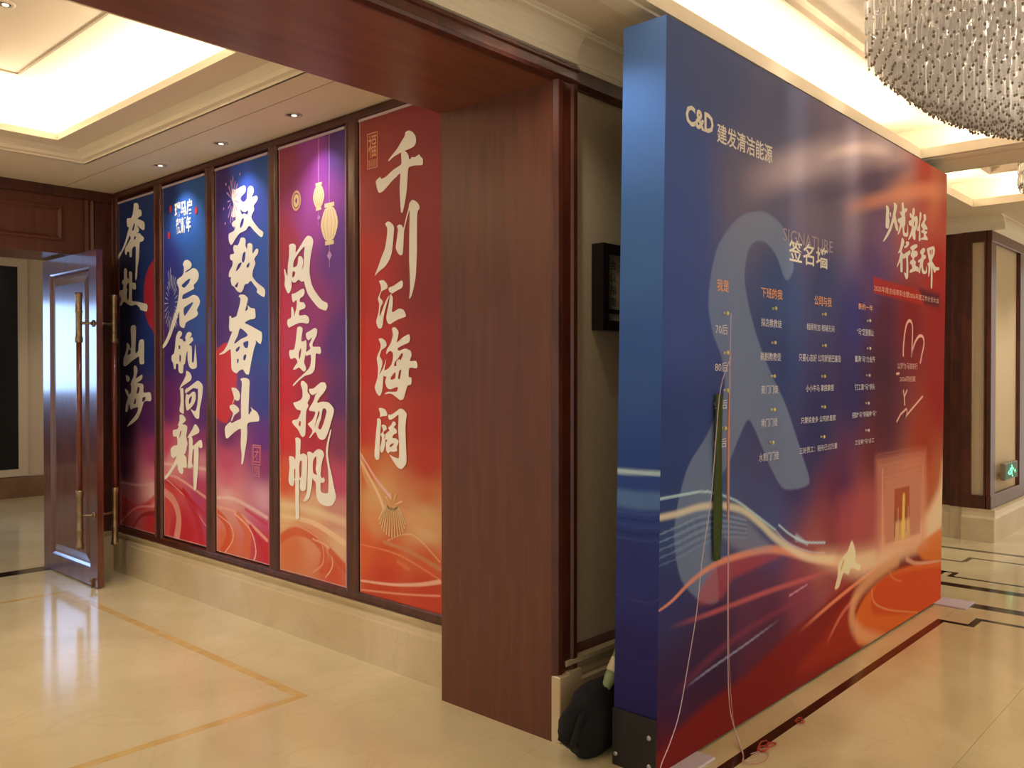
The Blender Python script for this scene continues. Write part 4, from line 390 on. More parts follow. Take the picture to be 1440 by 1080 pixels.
# banners
LBL = {1: 'dark navy calligraphy banner half hidden behind the open door, farthest left of the five',
 2: 'blue calligraphy banner with a small cream emblem and burst of white rays',
 3: 'purple and blue calligraphy banner with a red disc and pink firework',
 4: 'magenta and violet calligraphy banner with two hanging lanterns and a coin',
 5: 'red and orange calligraphy banner beside the wooden portal jamb'}
def bto(y, z, dx=0): return (2.943-dx, y, z)
def arc(cx, cy, rx, ry, n=20): return [(cx+rx*math.cos(2*math.pi*k/n), cy+ry*math.sin(2*math.pi*k/n)) for k in range(n)]
for k in range(1, 6):
    y0, y1, z0, z1 = BN[k]
    e = tag(empty('hanging_banner', (2.945, (y0+y1)/2, z0)), LBL[k], 'banner', 'calligraphy banners on the panelled wall'); off = Vector(e.location)
    def wav(S, T, a=k): return .0012*np.sin(3.1*T*math.pi+a)*np.sin(S*math.pi*1.2+a)+.0012*np.exp(-T*9)*np.sin(S*7+a)
    def to3(S, T):
        return np.stack([2.9455+wav(S, T)-off.x-.002, y1+(y0-y1)*S-off.y, z0+(z1-z0)*T-off.z], -1)
    def cf(S, T, k=k):
        U = (y1+(y0-y1)*S)*1000; V = (z0+(z1-z0)*T)*1000
        C = base_paint(U, V, BSAMP[k], 70 if k < 4 else 60)
        if k in BDISC: poly(C, U, V, BDISC[k], (215, 45, 38) if k == 3 else (190, 40, 50), .92, 10)
        for r in BRIB[k]: rib(C, U, V, *r)
        m = (U > y1*1000-7) | (U < y0*1000+7) | (V < z0*1000+7); C[m] = C[m]*.5+lin((230, 190, 190))*.5
        return C
    sheet('printed_sheet', 132, 520, to3, cf, print_b, e)
    bm = bmesh.new(); box(bm, 2.951-off.x, 2.954-off.x, y0-off.y, y1-off.y, 0, z1-z0); obj('backing_film', bm, mat('banner back', srgb(230, 225, 220), .7), e)
    bm = bmesh.new(); box(bm, 2.934-off.x, 2.942-off.x, y0-off.y+.004, y1-off.y-.004, z1-z0-.022, z1-z0-.008); obj('top_hem', bm, mat('hem film', srgb(196, 176, 180), .5), e)
    tb = lambda y, z: (2.9408-off.x, y-off.y, z-off.z)
    tbo = lambda y, z: (2.9372-off.x, y-off.y-.004, z-off.z-.005)
    for i, loops in enumerate(BRUSH[k]):
        flat_shape('brush_character', loops, lambda y, z, i=i: (2.9412-i*.00012-off.x, y-off.y, z-off.z), ink, e, 3)
    P = lambda n: (MARKS[n][0], MARKS[n][1])
    def raysf(c, rx, ry, r0, r1, n, w_, m_, jit=.15, only=None, name='firework_print'):
        bm = bmesh.new()
        for q in range(n):
            t = 2*math.pi*q/n+random.uniform(-jit, jit)*.3
            if only and not only(t): continue
            f0 = r0*random.uniform(.85, 1.1); f1 = r1*random.uniform(.75, 1.08)
            a = Vector((c[0]+rx*f0*math.cos(t), c[1]+ry*f0*math.sin(t))); b = Vector((c[0]+rx*f1*math.cos(t), c[1]+ry*f1*math.sin(t)))
            d = (b-a).normalized(); nn = Vector((-d.y, d.x))
            pts = [a-nn*w_*.2, a+nn*w_*.2, b*.85+a*.15+nn*w_*.5, b, b*.85+a*.15-nn*w_*.5]
            bm.faces.new([bm.verts.new(tb(p.x/1000, p.y/1000)) for p in pts])
        obj(name, bm, m_, e)
    if k == 2:
        cx = (MARKS['fw2'][0][0]+MARKS['fw2'][1][0])/2-5; raysf((6085, 2115), 120, 250, .45, .98, 26, 9, mat('pale blue print', srgb(200, 205, 235), .6))
        ye, ze = MARKS['emb'][0], MARKS['emb'][1]
        a, b = ye[0]/1000, ze[0]/1000
        text('emblem_lettering', '瑞马启', a-.07, b+.08, 2.722, 2.835, tb, ink, e, .035); text('emblem_lettering', '贺新年', a-.09, b+.10, 2.60, 2.718, tb, ink, e, .035)
        for (yy, zz) in ((6.09, 2.80), (6.12, 2.61), (5.71, 2.74)):
            bm = bmesh.new(); bm.faces.new([bm.verts.new(tb(yy+p, zz+q)) for p, q in ((0, .03), (.022, .01), (.012, -.03), (-.014, -.02), (-.02, .012))]); obj('red_knot', bm, mat('red print', srgb(205, 50, 70), .6), e)
    if k == 3:
        fm = mat('pink firework print', srgb(230, 170, 215), .6)
        raysf((5215, 2745), 82, 160, .3, 1.0, 15, 10, fm)
        bm = bmesh.new()
        for yy, zz in ((5.12, 2.90), (5.30, 2.86), (5.33, 2.70), (5.31, 2.60), (5.19, 2.56)):
            bm.faces.new([bm.verts.new(tb(yy+p, zz+q)) for p, q in ((0, .012), (.009, 0), (0, -.012), (-.009, 0))])
        tag(obj('spark_print', bm, fm, e), kind='stuff')
        sm_ = mat('pink seal print', srgb(222, 130, 160), .6)
        a, b = MARKS['seal3']
        bm = bmesh.new()
        for q in ((a[0], a[0]-7, a[1], a[1]-130), (b[0]+7, b[0], a[1], a[1]-130), (a[0], b[0], a[1], a[1]-7), (a[0], b[0], a[1]-123, a[1]-130)):
            bm.faces.new([bm.verts.new(tb(p/1000, r/1000)) for p, r in ((q[0], q[2]), (q[1], q[2]), (q[1], q[3]), (q[0], q[3]))])
        obj('seal_frame', bm, sm_, e); text('seal_lettering', '团', a[0]/1000-.015, b[0]/1000+.015, a[1]/1000-.118, a[1]/1000-.012, tb, sm_, e); text('seal_lettering', '圆', a[0]/1000-.01, b[0]/1000+.01, b[1]/1000, a[1]/1000-.138, tb, sm_, e)
    if k == 4:
        cm = mat('coin print', srgb(236, 190, 150), .6); cc = (4469, 2636)
        flat_shape('coin_print', [arc(*cc, 50, 62)[::-1], arc(*cc, 37, 47)], tb, cm, e, 1); flat_shape('coin_print', [arc(*cc, 31, 40), [(4469, 2655), (4482, 2636), (4469, 2616), (4456, 2636)]], tb, gold, e, 1)
        lm = mat('lantern print', srgb(246, 222, 176), .6); lp = mat('thread print', srgb(222, 170, 225), .6)
        for key, cy, sc in (('lan1', 4237, 1.0), ('lan2', 4132, 1.48)):
            zt = MARKS[key][0][1]; zb = MARKS[key][1][1]; h = zt-zb; wv = 57*sc
            flat_shape('lantern_print', [[(cy+wv*.55, zt), (cy-wv*.55, zt), (cy-wv*.55, zt-h*.1), (cy+wv*.55, zt-h*.1)]], tb, lm, e, 1)
            flat_shape('lantern_print', [[(cy+wv*.5, zt-h*.13), (cy-wv*.5, zt-h*.13), (cy-wv, zt-h*.5), (cy-wv*.5, zt-h*.87), (cy+wv*.5, zt-h*.87), (cy+wv, zt-h*.5)]], tb, lm, e, 3)
            flat_shape('lantern_print', [[(cy+wv*.5, zt-h*.9), (cy-wv*.5, zt-h*.9), (cy-wv*.5, zb), (cy+wv*.5, zb)]], tb, lm, e, 1)
            bm = bmesh.new()
            for fx in (-.55, -.2, .2, .55):
                bm.faces.new([bm.verts.new((p[0]-.0004, p[1], p[2])) for p in (tb((cy+fx*wv*.7-1.5)/1000, (zt-h*.16)/1000), tb((cy+fx*wv*.7+1.5)/1000, (zt-h*.16)/1000), tb((cy+fx*wv*1.3+1.5)/1000, (zt-h*.5)/1000), tb((cy+fx*wv*.7+1.5)/1000, (zt-h*.84)/1000), tb((cy+fx*wv*.7-1.5)/1000, (zt-h*.84)/1000), tb((cy+fx*wv*1.3-1.5)/1000, (zt-h*.5)/1000))])
            obj('lantern_rib_print', bm, mat('lantern rib', srgb(200, 150, 110), .6), e)
            bm = bmesh.new()
            for q in ((z1*1000-20, zt), (zb, zb-90*sc)): bm.faces.new([bm.verts.new(tb(p/1000, r/1000)) for p, r in ((cy-2, q[0]), (cy+2, q[0]), (cy+2, q[1]), (cy-2, q[1]))])
            zz = zb-42*sc; bm.faces.new([bm.verts.new(tb(p/1000, r/1000)) for p, r in ((cy, zz+20*sc), (cy+16*sc, zz), (cy, zz-20*sc), (cy-16*sc, zz))])
            tag(obj('lantern_thread_print', bm, lp, e), kind='stuff')
    if k == 5:
        sm_ = mat('gold seal print', srgb(226, 150, 112), .6); a, b = (3781, 2906), (3688, 2711)
        bm = bmesh.new()
        for q in ((a[0], a[0]-6, a[1], b[1]), (b[0]+6, b[0], a[1], b[1]), (a[0], b[0], a[1], a[1]-6), (a[0], b[0], b[1]+6, b[1])):
            bm.faces.new([bm.verts.new(tb(p/1000, r/1000)) for p, r in ((q[0], q[2]), (q[1], q[2]), (q[1], q[3]), (q[0], q[3]))])
        for q in range(9):
            yy = a[0]-12-q*8.5; bm.faces.new([bm.verts.new(tb(p/1000, r/1000)) for p, r in ((yy, b[1]+50), (yy-4, b[1]+50), (yy-4, b[1]+10), (yy, b[1]+10))])
        obj('seal_frame', bm, sm_, e); text('seal_lettering', '福', a[0]/1000-.01, b[0]/1000+.01, b[1]/1000+.058, a[1]/1000-.01, tb, sm_, e, .01)
        fm = mat('cream firework print', srgb(238, 205, 150), .6); c = (3572, 852)
        bm = bmesh.new()
        for q in range(13):
            t = math.radians(195+q*12.5); dx = -math.cos(t)*(-1)
            x1_ = c[0]+115*math.cos(t); z1_ = c[1]+110*math.sin(t); mid = (c[0]+60*math.cos(t), c[1]+30+45*math.sin(t)*.4)
            pts = curve_pts([(c[0]+26*math.cos(t), c[1]+14+10*math.sin(t)), mid, (x1_, z1_-30)], 5); n = len(pts)
            for i in range(n-1):
                w0, w1 = 1.5+3.5*i/n, 1.5+3.5*(i+1)/n; p, r = Vector(pts[i]), Vector(pts[i+1]); d = (r-p).normalized(); nn = Vector((-d.y, d.x))
                bm.faces.new([bm.verts.new(tb(v.x/1000, v.y/1000)) for v in (p-nn*w0, p+nn*w0, r+nn*w1, r-nn*w1)])
        obj('firework_print', bm, fm, e); raysf((3572, 880), 85, 95, .35, 1.05, 9, 10, fm, only=lambda t: .25 < t < 2.9)

# ================================================================ DOOR WALL, DOUBLE DOOR
wd = tag(obj('wall_back', B(2.77, 3.1, 7.11, 7.65, 0, 3.4), dark), kind='structure')
obj('head_panel', B(-5, 2.77, 7.11, 7.65, 2.53, 3.05), wood, wd)
def frame_on_y(y, x0, x1, z0, z1, w_, d, parent, m=dark, name='panel_moulding'):
    bm = bmesh.new(); P = []
    for dd, h in ((0, 0), (0, d), (w_*.5, d*1.3), (w_, d*.4), (w_, 0)):
        P.append([bm.verts.new(v) for v in ((x0+dd, y-h, z0+dd), (x1-dd, y-h, z0+dd), (x1-dd, y-h, z1-dd), (x0+dd, y-h, z1-dd))])
    for i in range(4):
        for k in range(4): bm.faces.new((P[i][k], P[i][(k+1) % 4], P[i+1][(k+1) % 4], P[i+1][k]))
    return obj(name, bm, m, parent)
for x0, x1 in ((1.28, 2.56), (-.1, 1.18), (-1.5, -.2)): frame_on_y(7.11, x0, x1, 2.63, 2.90, .035, .018, wd, wood)
obj('crown_rail', B(-5, 2.965, 7.075, 7.11, 2.97, 3.05), dark, wd, bev=.006)
bm = bmesh.new(); extrude(bm, [(2.72, 7.11), (2.72, 7.085), (2.745, 7.08), (2.765, 7.09), (2.785, 7.08), (2.80, 7.11)], 'z', .0, 2.97); obj('door_casing', bm, wood, wd)
obj('pier_skin', B(2.80, 2.965, 7.098, 7.11, .32, 2.97), dark, wd)
bm = bmesh.new(); extrude(bm, [(7.11, 0), (7.075, 0), (7.075, .235), (7.085, .245), (7.095, .28), (7.078, .305), (7.072, .32), (7.11, .32)], 'x', 2.80, 2.93); tag(obj('baseboard_back', bm, skirtm), kind='structure')
# open door leaf, hinged at the far end of the reveal
df = tag(empty('door_1', (2.605, 7.6, 0)), kind='structure'); o = Vector(df.location)
def leaf_face(bm, xf, s):
    pass
bm = bmesh.new(); X0, X1, Y0, Y1, Z0, Z1 = -.025, .022, -1.08, -.01, .012, 2.51
for a in ((X0, X1, Y0, Y0+.13, Z0, Z1), (X0, X1, Y1-.15, Y1, Z0, Z1), (X0, X1, Y0+.13, Y1-.15, Z0, Z0+.12), (X0, X1, Y0+.13, Y1-.15, Z1-.12, Z1)): box(bm, *a)
obj('door_frame_rails', bm, doorw, df)
bm = bmesh.new(); py0, py1, pz0, pz1 = Y0+.13, Y1-.15, Z0+.12, Z1-.12
for s, xf in ((-1, X0), (1, X1)):
    rows = []
    for dd, h in ((0, 0), (.012, -.006), (.03, -.018), (.05, -.016), (.10, -.008)):
        x = xf+s*h; rows.append([bm.verts.new(v) for v in ((x, py0+dd, pz0+dd), (x, py1-dd, pz0+dd), (x, py1-dd, pz1-dd), (x, py0+dd, pz1-dd))])
    for i in range(4):
        for k in range(4): bm.faces.new((rows[i][k], rows[i][(k+1) % 4], rows[i+1][(k+1) % 4], rows[i+1][k]))
    bm.faces.new(rows[-1])
obj('door_panel', bm, doorw, df)
for s, hx, hy in ((-1, -.112, -.985), (1, .135, -1.0)):
    bm = bmesh.new(); lathe(bm, (hx, hy, 0), [(.019, .735), (.019, 1.82)], 14); h = obj('pull_handle', bm, hwood, df, True)
    for z0, z1 in ((.30, .735), (1.82, 2.19)):
        L = z1-z0; e0, e1 = (z0, z1) if z0 < 1 else (z1, z0); sg = 1 if z0 < 1 else -1
        bm = bmesh.new(); pr = [(.024, 0), (.027, .012), (.025, .03), (.021, .06), (.023, .13), (.027, .14), (.023, .15), (.022, .2), (.022, L-.05), (.027, L-.035), (.027, L-.01), (.021, L)]
        pr = [(r, e0+sg*d) for r, d in pr]; lathe(bm, (hx, hy, 0), pr if sg > 0 else pr[::-1], 16); obj('handle_ferrule', bm, brass, h, True)
    for z in (.545, 1.965):
        bm = bmesh.new(); xf = X0 if s < 0 else X1
        tube(bm, [(xf, -1.03, z), (xf+s*.03, -1.03, z), (hx, hy, z)], [.014, .009, .012], 8); lathe(bm, (xf, -1.03, z), [(.026, 0), (.026, s*.006), (.02, s*.01)], 14, 'x'); obj('handle_standoff', bm, brass, h, True)
bm = bmesh.new(); lathe(bm, (-.027, -1.0, .06), [(.012, 0), (.012, -.01), (.007, -.03)], 10, 'x'); box(bm, -.04, -.026, -1.005, -.995, .0, .06); obj('floor_bolt', bm, brass, df)
bm = bmesh.new()
for z in (.3, 1.25, 2.2): tube(bm, [(.03, -.004, z-.06), (.03, -.004, z+.06)], .008, 8)
obj('hinge', bm, brass, df)

# ================================================================ ROOM BEYOND THE DOORS
wf = tag(obj('wall_far', B(-5, 8, 12.2, 12.35, 0, 3.4), wallp), kind='structure')
wn = tag(empty('window_1', (2.0, 12.2, 0)), kind='structure')
obj('window_glass', B(-3.5, 1.84, -.012, -.004, .37, 2.98), glassd, wn)
bm = bmesh.new()
for a in ((1.84, 1.95, .28, 3.08), (-3.6, -3.5, .28, 3.08), (-3.5, 1.84, .28, .37), (-3.5, 1.84, 2.98, 3.08)): box(bm, a[0], a[1], -.04, 0, a[2], a[3])
obj('window_frame', bm, wallp, wn)
tag(obj('baseboard_far', B(-5, 8, 12.17, 12.2, 0, .27), skirtd), kind='structure')
tag(obj('ceiling', B(-5, 8, 7.65, 12.35, 3.4, 3.44), cream), kind='structure')
tag(obj('wall_right', B(4.9, 5.0, 7.65, 12.2, 0, 3.4), wallp), kind='structure')

# ================================================================ FAR CORRIDOR PIER
wp = tag(obj('wall_corridor', B(9.05, 14, 2.18, 2.5, 0, 3.1), wallc), kind='structure')
wq = tag(obj('wall_recess', B(9.12, 14, 2.5, 3.6, 0, 3.1), dark), kind='structure')
bm = bmesh.new()
for a in ((9.04, 9.118, 2.4, 2.5), (9.08, 9.118, 2.5, 3.6)): box(bm, a[0], a[1], a[2], a[3], .31, 2.95)
obj('wood_lining', bm, dark, wq)
bm = bmesh.new()
for a in ((2.185, 2.20, .31, 2.95), (2.31, 2.395, .31, 2.95), (2.20, 2.31, .31, .43), (2.20, 2.31, 2.85, 2.95)): box(bm, 9.02, 9.05, *a)
box(bm, 9.0, 9.02, 2.2, 2.4, .415, .44); obj('panel_frame', bm, dark, wp)
for a in ((9.021, 9.19, .441, 2.849), (10.17, 10.42, .441, 2.849), (11.4, 11.6, .441, 2.849)): obj('stile', B(a[0], a[1], 2.14, 2.18, a[2], a[3]), dark, wp)
obj('bottom_rail', B(9.02, 14, 2.135, 2.18, .31, .44), dark, wp, bev=.006); obj('top_rail', B(9.02, 14, 2.135, 2.18, 2.85, 2.95), dark, wp, bev=.006)
bm = bmesh.new(); extrude(bm, [(2.18, 0), (2.10, 0), (2.10, .22), (2.12, .24), (2.13, .28), (2.12, .31), (2.18, .31)], 'x', 9.052, 14); bb = tag(obj('baseboard_corridor', bm, skirtm), kind='structure')
bm = bmesh.new(); extrude(bm, [(9.05, 0), (8.99, 0), (8.99, .22), (9.01, .24), (9.02, .28), (9.01, .31), (9.05, .31)], 'y', 2.10, 2.385); extrude(bm, [(9.12, 0), (9.06, 0), (9.06, .22), (9.08, .24), (9.09, .28), (9.08, .31), (9.12, .31)], 'y', 2.39, 3.6); obj('skirting_return', bm, skirtm, bb)
def cove_prof(base, out, z0, z1, sgn):
    P = [(base, z0), (base-.02*sgn, z0+.004), (base-.022*sgn, z0+.018)]
    for k in range(7):
        t = k/6*math.pi/2; P.append((base-sgn*(.02+(out-.02)*(1-math.cos(t))), z0+.02+(z1-z0-.02)*math.sin(t)*.9))
    P += [(base-out*sgn, z1+.001), (base, z1+.001)]; return P
bm = bmesh.new(); extrude(bm, cove_prof(2.16, .13, 2.95, H, 1), 'x', 9.041, 14); obj('cornice', bm, creamb, wp)
bm = bmesh.new(); extrude(bm, cove_prof(9.04, .13, 2.95, H, 1), 'y', 2.03, 3.6); obj('cornice', bm, creamb, wp)

# exit sign
ex = tag(empty('exit_sign', (9.37, 2.14, .555)), 'small green lit running-man exit sign low on the corridor wall', 'exit sign')
obj('housing', B(0, .50, -.045, 0, 0, .165), mat('sign housing', srgb(150, 140, 124), .4, metal=.5), ex, bev=.004)
obj('green_face', B(.01, .49, -.048, -.044, .01, .155), mat('sign green', srgb(10, 60, 30), .4, emis=srgb(8, 90, 45), es=.25), ex)
gm = mat('sign glow', srgb(120, 255, 190), .4, emis=(.12, .9, .45, 1), es=1.5)
bm = bmesh.new()
def blob(pts): bm.faces.new([bm.verts.new((x, -.0495, z)) for x, z in pts])
blob([(.225, .115), (.245, .105), (.265, .115), (.265, .135), (.245, .145), (.225, .135)])
blob([(.19, .10), (.30, .10), (.33, .075), (.345, .08), (.31, .112), (.18, .112), (.15, .085), (.165, .075)])
blob([(.215, .10), (.275, .10), (.265, .055), (.30, .02), (.275, .018), (.235, .055), (.20, .045), (.15, .045), (.15, .06), (.20, .065)])
blob([(.09, .07), (.13, .095), (.13, .078), (.145, .078), (.145, .062), (.13, .062), (.13, .045)]); blob([(.41, .07), (.37, .095), (.37, .078), (.355, .078), (.355, .062), (.37, .062), (.37, .045)])
obj('running_figure', bm, gm, ex)

# ================================================================ FRAMED NOTICE
fr = tag(empty('framed_notice', (3.18, 2.40, 1.79)), 'dark framed notice on the beige wall, mostly hidden behind the blue backdrop', 'picture frame')
bm = bmesh.new()
for a in ((0, .045, 0, .40), (.50, .545, 0, .40), (.045, .50, 0, .045), (.045, .50, .355, .40)): box(bm, a[0], a[1], -.05, .018, a[2], a[3])
obj('frame', bm, mat('frame black wood', srgb(26, 16, 12), .4), fr)
obj('mat_board', B(.045, .50, -.025, .018, .045, .355), mat('mat board', srgb(170, 155, 130), .7), fr)
fto = lambda u, v: (u, -.0262, v)
for i, c in enumerate('会议指南'): text('notice_lettering', c, .085, .135, .285-i*.058, .33-i*.058, fto, mat('notice ink', srgb(30, 22, 18), .7), fr)
obj('black_bar', B(.045, .50, -.029, -.025, .08, .10), mat('bar black', srgb(20, 14, 10), .5), fr)

# ================================================================ SIGNATURE BACKDROP
bd = tag(empty('signature_backdrop', (2.84, 1.84, 0)), 'huge blue to red printed signature wall standing on the hall floor', 'backdrop'); o = Vector(bd.location)
ZB = .012; ZT = 3.0
def bx(s, t): # front plane outline: the stand leans a little
    return (2.838+.066*t)+(3.615+.035*t)*s
def dcol(U, V):
    C = base_paint(U, V, DSAMP, 150)
    for p in DART:
        if p[0] == 'poly': poly(C, U, V, p[1], p[2], p[3], p[4])
        else: rib(C, U, V, *p[1:])
    return np.clip(C*1.45, 0, .92)
sheet('front_print', 620, 510, lambda S, T: np.stack([bx(S, T)-o.x, np.full(S.shape, 1.84-o.y), ZB+(ZT-ZB)*T-o.z], -1), lambda S, T: dcol(bx(S, T)*1000, (ZB+(ZT-ZB)*T)*1000), print_d, bd)
SIDE = [(0, 70, 28, 26, 58), (0, 400, 38, 34, 80), (0, 800, 42, 46, 100), (0, 1150, 40, 62, 122), (0, 1600, 50, 76, 132), (0, 2100, 58, 90, 142), (0, 2600, 66, 100, 160), (0, 2950, 84, 118, 182)]
SIDE = [(u, v, min(255, r*1.28), min(255, g*1.28), min(255, b*1.28)) for u, v, r, g, b in SIDE]
def scol(S, T):
    U = S*200; V = (ZB+(ZT-ZB)*T)*1000; C = base_paint(U, V, SIDE, 160)
    rib(C, U, V, [(-20, 1190), (100, 1192), (220, 1196)], 26, 20, (190, 220, 235), .9, .6); rib(C, U, V, [(-20, 1085), (100, 1080), (220, 1090)], 80, 80, (110, 150, 205), .55, .5)
    for i in range(5): rib(C, U, V, [(-20, 1030-i*26), (120, 1026-i*26), (220, 1040-i*26)], 9, 9, (30, 40, 84) if i % 2 else (84, 110, 160), .35, .5)
    rib(C, U, V, [(-20, 690), (150, 680), (220, 720)], 7, 7, (90, 80, 130), .5, .6); rib(C, U, V, [(0, 480), (110, 440), (220, 470)], 8, 8, (80, 60, 110), .3, .6)
    return C
sheet('side_print', 22, 372, lambda S, T: np.stack([bx(0, T)-o.x+0*S, 2.045-.205*S-o.y, ZB+(ZT-ZB)*T-o.z], -1), scol, print_d, bd)
bm = bmesh.new(); v = [bm.verts.new(p) for p in [(bx(s, t)-o.x+(.003 if s == 0 else 0), y-o.y, ZB+(ZT-ZB)*t-(.003 if t == 1 else 0)) for s, t, y in ((0, 0, 1.844), (1, 0, 1.844), (1, 0, 2.045), (0, 0, 2.045), (0, 1, 1.844), (1, 1, 1.844), (1, 1, 2.045), (0, 1, 2.045))]]
for f in ((3,2,1,0),(4,5,6,7),(0,1,5,4),(1,2,6,5),(2,3,7,6),(3,0,4,7)): bm.faces.new([v[i] for i in f])
obj('truss_box', bm, mat('backdrop cloth', srgb(60, 72, 112), .6), bd)
bm = bmesh.new(); box(bm, -.006, -.001, .0, .207, .0, .232); obj('base_plate', bm, blackp, bd)
for y, z in ((.21-.02, .048), (.03, .155), (.03, .042)):
    bm = bmesh.new(); lathe(bm, (-.006, y, z), [(.010, 0), (.010, -.004), (.006, -.007)], 10, 'x'); obj('bolt', bm, steel, bd)
shm = mat('lilac steel foot', srgb(205, 198, 214), .4)
for x0 in (.09, 3.47): obj('foot_plate', B(x0, x0+.22, -.085 if x0 < 1 else -.20, .01, 0, .012), shm, bd, bev=.003)
dto = lambda u, v: (u-o.x, -.0015, v)
for loops in SLOGAN: flat_shape('slogan_character', loops, dto, inkw, bd, 3)
IM = {'w': inkw, 'o': inko, 't': inkt, 's': inkp, 'k': inkp, 'f': inkf, 'c': inkw}
for kd, (s, x0, x1, z0, z1) in DTEXT:
    if kd == 'c': x0, x1, z0, z1 = 3.045, 3.27, 2.60, 2.685
    if s == '签名墙': z0 -= .01; z1 += .01
    text('printed_text', s, x0, x1, z0, z1, dto, IM[kd], bd, .035 if kd == 'c' else (.015 if kd == 'w' else (.008 if kd in 'ot' else 0)))
for pts, wd_, _ in SCRIB:
    bm = bmesh.new(); P = curve_pts(pts, 6) if len(pts) > 3 and pts[0][1] > pts[-1][1]-2000 and len(pts) > 6 else pts; n = len(P); hw = wd_/2*.7
    prev = None
    for i in range(n):
        p = Vector(P[i]); d = (Vector(P[min(i+1, n-1)])-Vector(P[max(i-1, 0)])).normalized(); nn = Vector((-d.y, d.x))
        row = [bm.verts.new(dto(q.x/1000, q.y/1000)) for q in (p-nn*hw, p+nn*hw)]
        if prev: bm.faces.new((prev[0], prev[1], row[1], row[0]))
        prev = row
    obj('drawn_line', bm, inkp, bd)

# pegs of the thread-the-answers game
rows = ['70s', '80s', '90s', '00s']
cn = ['leftmost', 'second', 'third', 'rightmost']; rn = ['top', 'second', 'middle', 'fourth', 'bottom']
pc = [mat('yellow peg', srgb(226, 214, 120), .3), mat('white peg', srgb(235, 230, 220), .3)]
for i, (x, z) in enumerate(PEGS):
    c, r = (0, i) if i < 4 else ((i-4)//5+1, (i-4) % 5)
    p = tag(empty('push_peg', (x, 1.8385, z)), '%s small peg from the top in the %s column of the printed signature wall' % (['first', 'second', 'third', 'fourth', 'fifth'][r], cn[c]), 'peg', 'pegs on the signature wall')
    bm = bmesh.new(); lathe(bm, (0, 0, 0), [(.007, 0), (.007, -.003), (.0035, -.005), (.0035, -.011), (.006, -.014)], 10, 'y'); obj('peg_body', bm, pc[1], p, True)
    bm = bmesh.new(); lathe(bm, (0, 0, 0), [(.009, -.014), (.009, -.019), (.006, -.021)], 10, 'y'); obj('peg_cap', bm, pc[0] if c < 3 else pc[1], p, True)

# threads
def cord(name, pts, r, m, label, group=None, extra=None):
    P = [Vector(p) for p in pts]; out = []
    for i in range(len(P)-1):
        p0 = P[max(i-1, 0)]; p1 = P[i]; p2 = P[i+1]; p3 = P[min(i+2, len(P)-1)]
        for j in range(5):
            t = j/5; out.append(.5*(2*p1+(p2-p0)*t+(2*p0-5*p1+4*p2-p3)*t*t+(3*p1-p0-3*p2+p3)*t**3))
    out.append(P[-1]); bm = bmesh.new(); tube(bm, out, r, 6); return tag(obj(name, bm, m, None, True), label, 'thread', group)
thw = mat('pale thread', srgb(214, 190, 200), .6); thp = mat('pink thread', srgb(206, 140, 140), .6); thr = mat('red thread', srgb(190, 60, 40), .6); tho = mat('gold thread', srgb(206, 130, 60), .6)
cord('hanging_thread', [(3.365, 1.806, 1.848), (3.34, 1.80, 1.45), (3.336, 1.80, 1.05), (3.333, 1.80, .44), (3.335, 1.79, .15), (3.34, 1.75, .02), (3.28, 1.70, .004), (3.21, 1.655, .004), (3.28, 1.63, .004), (3.33, 1.655, .004), (3.29, 1.67, .004)], .0019, thw, 'pale pink thread hanging straight down from the top left peg to the floor')
cord('hanging_thread', [(3.366, 1.806, 1.679), (3.35, 1.803, 1.2), (3.345, 1.803, .5), (3.35, 1.79, .16), (3.345, 1.76, .02), (3.26, 1.69, .004), (3.19, 1.65, .004), (3.25, 1.60, .004), (3.34, 1.615, .004), (3.35, 1.66, .008), (3.29, 1.65, .004)], .0017, thp, 'pink thread beside the straight pale one, looped at its end on the floor')
cord('hanging_thread', [(3.367, 1.806, 1.66), (3.276, 1.805, 1.529), (3.234, 1.805, 1.304), (3.188, 1.80, 1.069), (3.114, 1.80, .813), (3.065, 1.795, .618), (2.994, 1.79, .432), (2.91, 1.78, .256), (2.828, 1.77, .169), (2.739, 1.76, .09), (2.70, 1.72, .004)], .0019, thw, 'pale slanting thread sweeping from the second peg towards the bottom left corner of the backdrop')
cord('gold_thread', [(3.349, 1.806, 1.50), (3.335, 1.803, 1.36), (3.333, 1.803, 1.1), (3.335, 1.803, .96)], .0032, tho, 'short gold thread over the green ribbon under the third peg')
bm = bmesh.new(); rows_ = []
for k in range(19):
    t = k/18; z = 1.50-.71*t; wv = .026+.002*math.sin(t*9); xc = 3.300-.016*t; fold = .004*math.sin(t*7)
    rows_.append([bm.verts.new((xc+a*wv, 1.826+b+fold*a, z)) for a, b in ((-1, .002), (-.3, -.006), (.3, .001), (1, -.005))])
for a, b in zip(rows_, rows_[1:]):
    for k in range(3): bm.faces.new((a[k], a[k+1], b[k+1], b[k]))
bmesh.ops.solidify(bm, geom=bm.faces[:], thickness=.0012)
tag(obj('green_ribbon', bm, mat('green ribbon', srgb(88, 108, 50), .6), None, True), 'narrow dark green ribbon hanging from the third peg of the left column', 'ribbon')
# tangles of red yarn on the floor
def tangle(c, r, n, label):
    bm = bmesh.new()
    for k in range(n):
        a0 = random.uniform(0, 6.28); P = []
        for j in range(12):
            t = a0+j*.55; rr = r*(.5+.5*math.sin(j*.8+k)); P.append((c[0]+rr*math.cos(t)*1.2, c[1]+rr*math.sin(t)*.55, .003+.008*abs(math.sin(j*.9+k))))
        tube(bm, P, .0022, 5)
    return tag(obj('yarn_tangle', bm, thr, None, True), label, 'yarn', 'yarn on the floor')
tangle((3.40, 1.655), .06, 4, 'small tangle of red yarn on the dark floor line by the thread ends')
tangle((3.76, 1.66), .04, 2, 'tiny loose loop of red yarn farther right along the dark floor line')

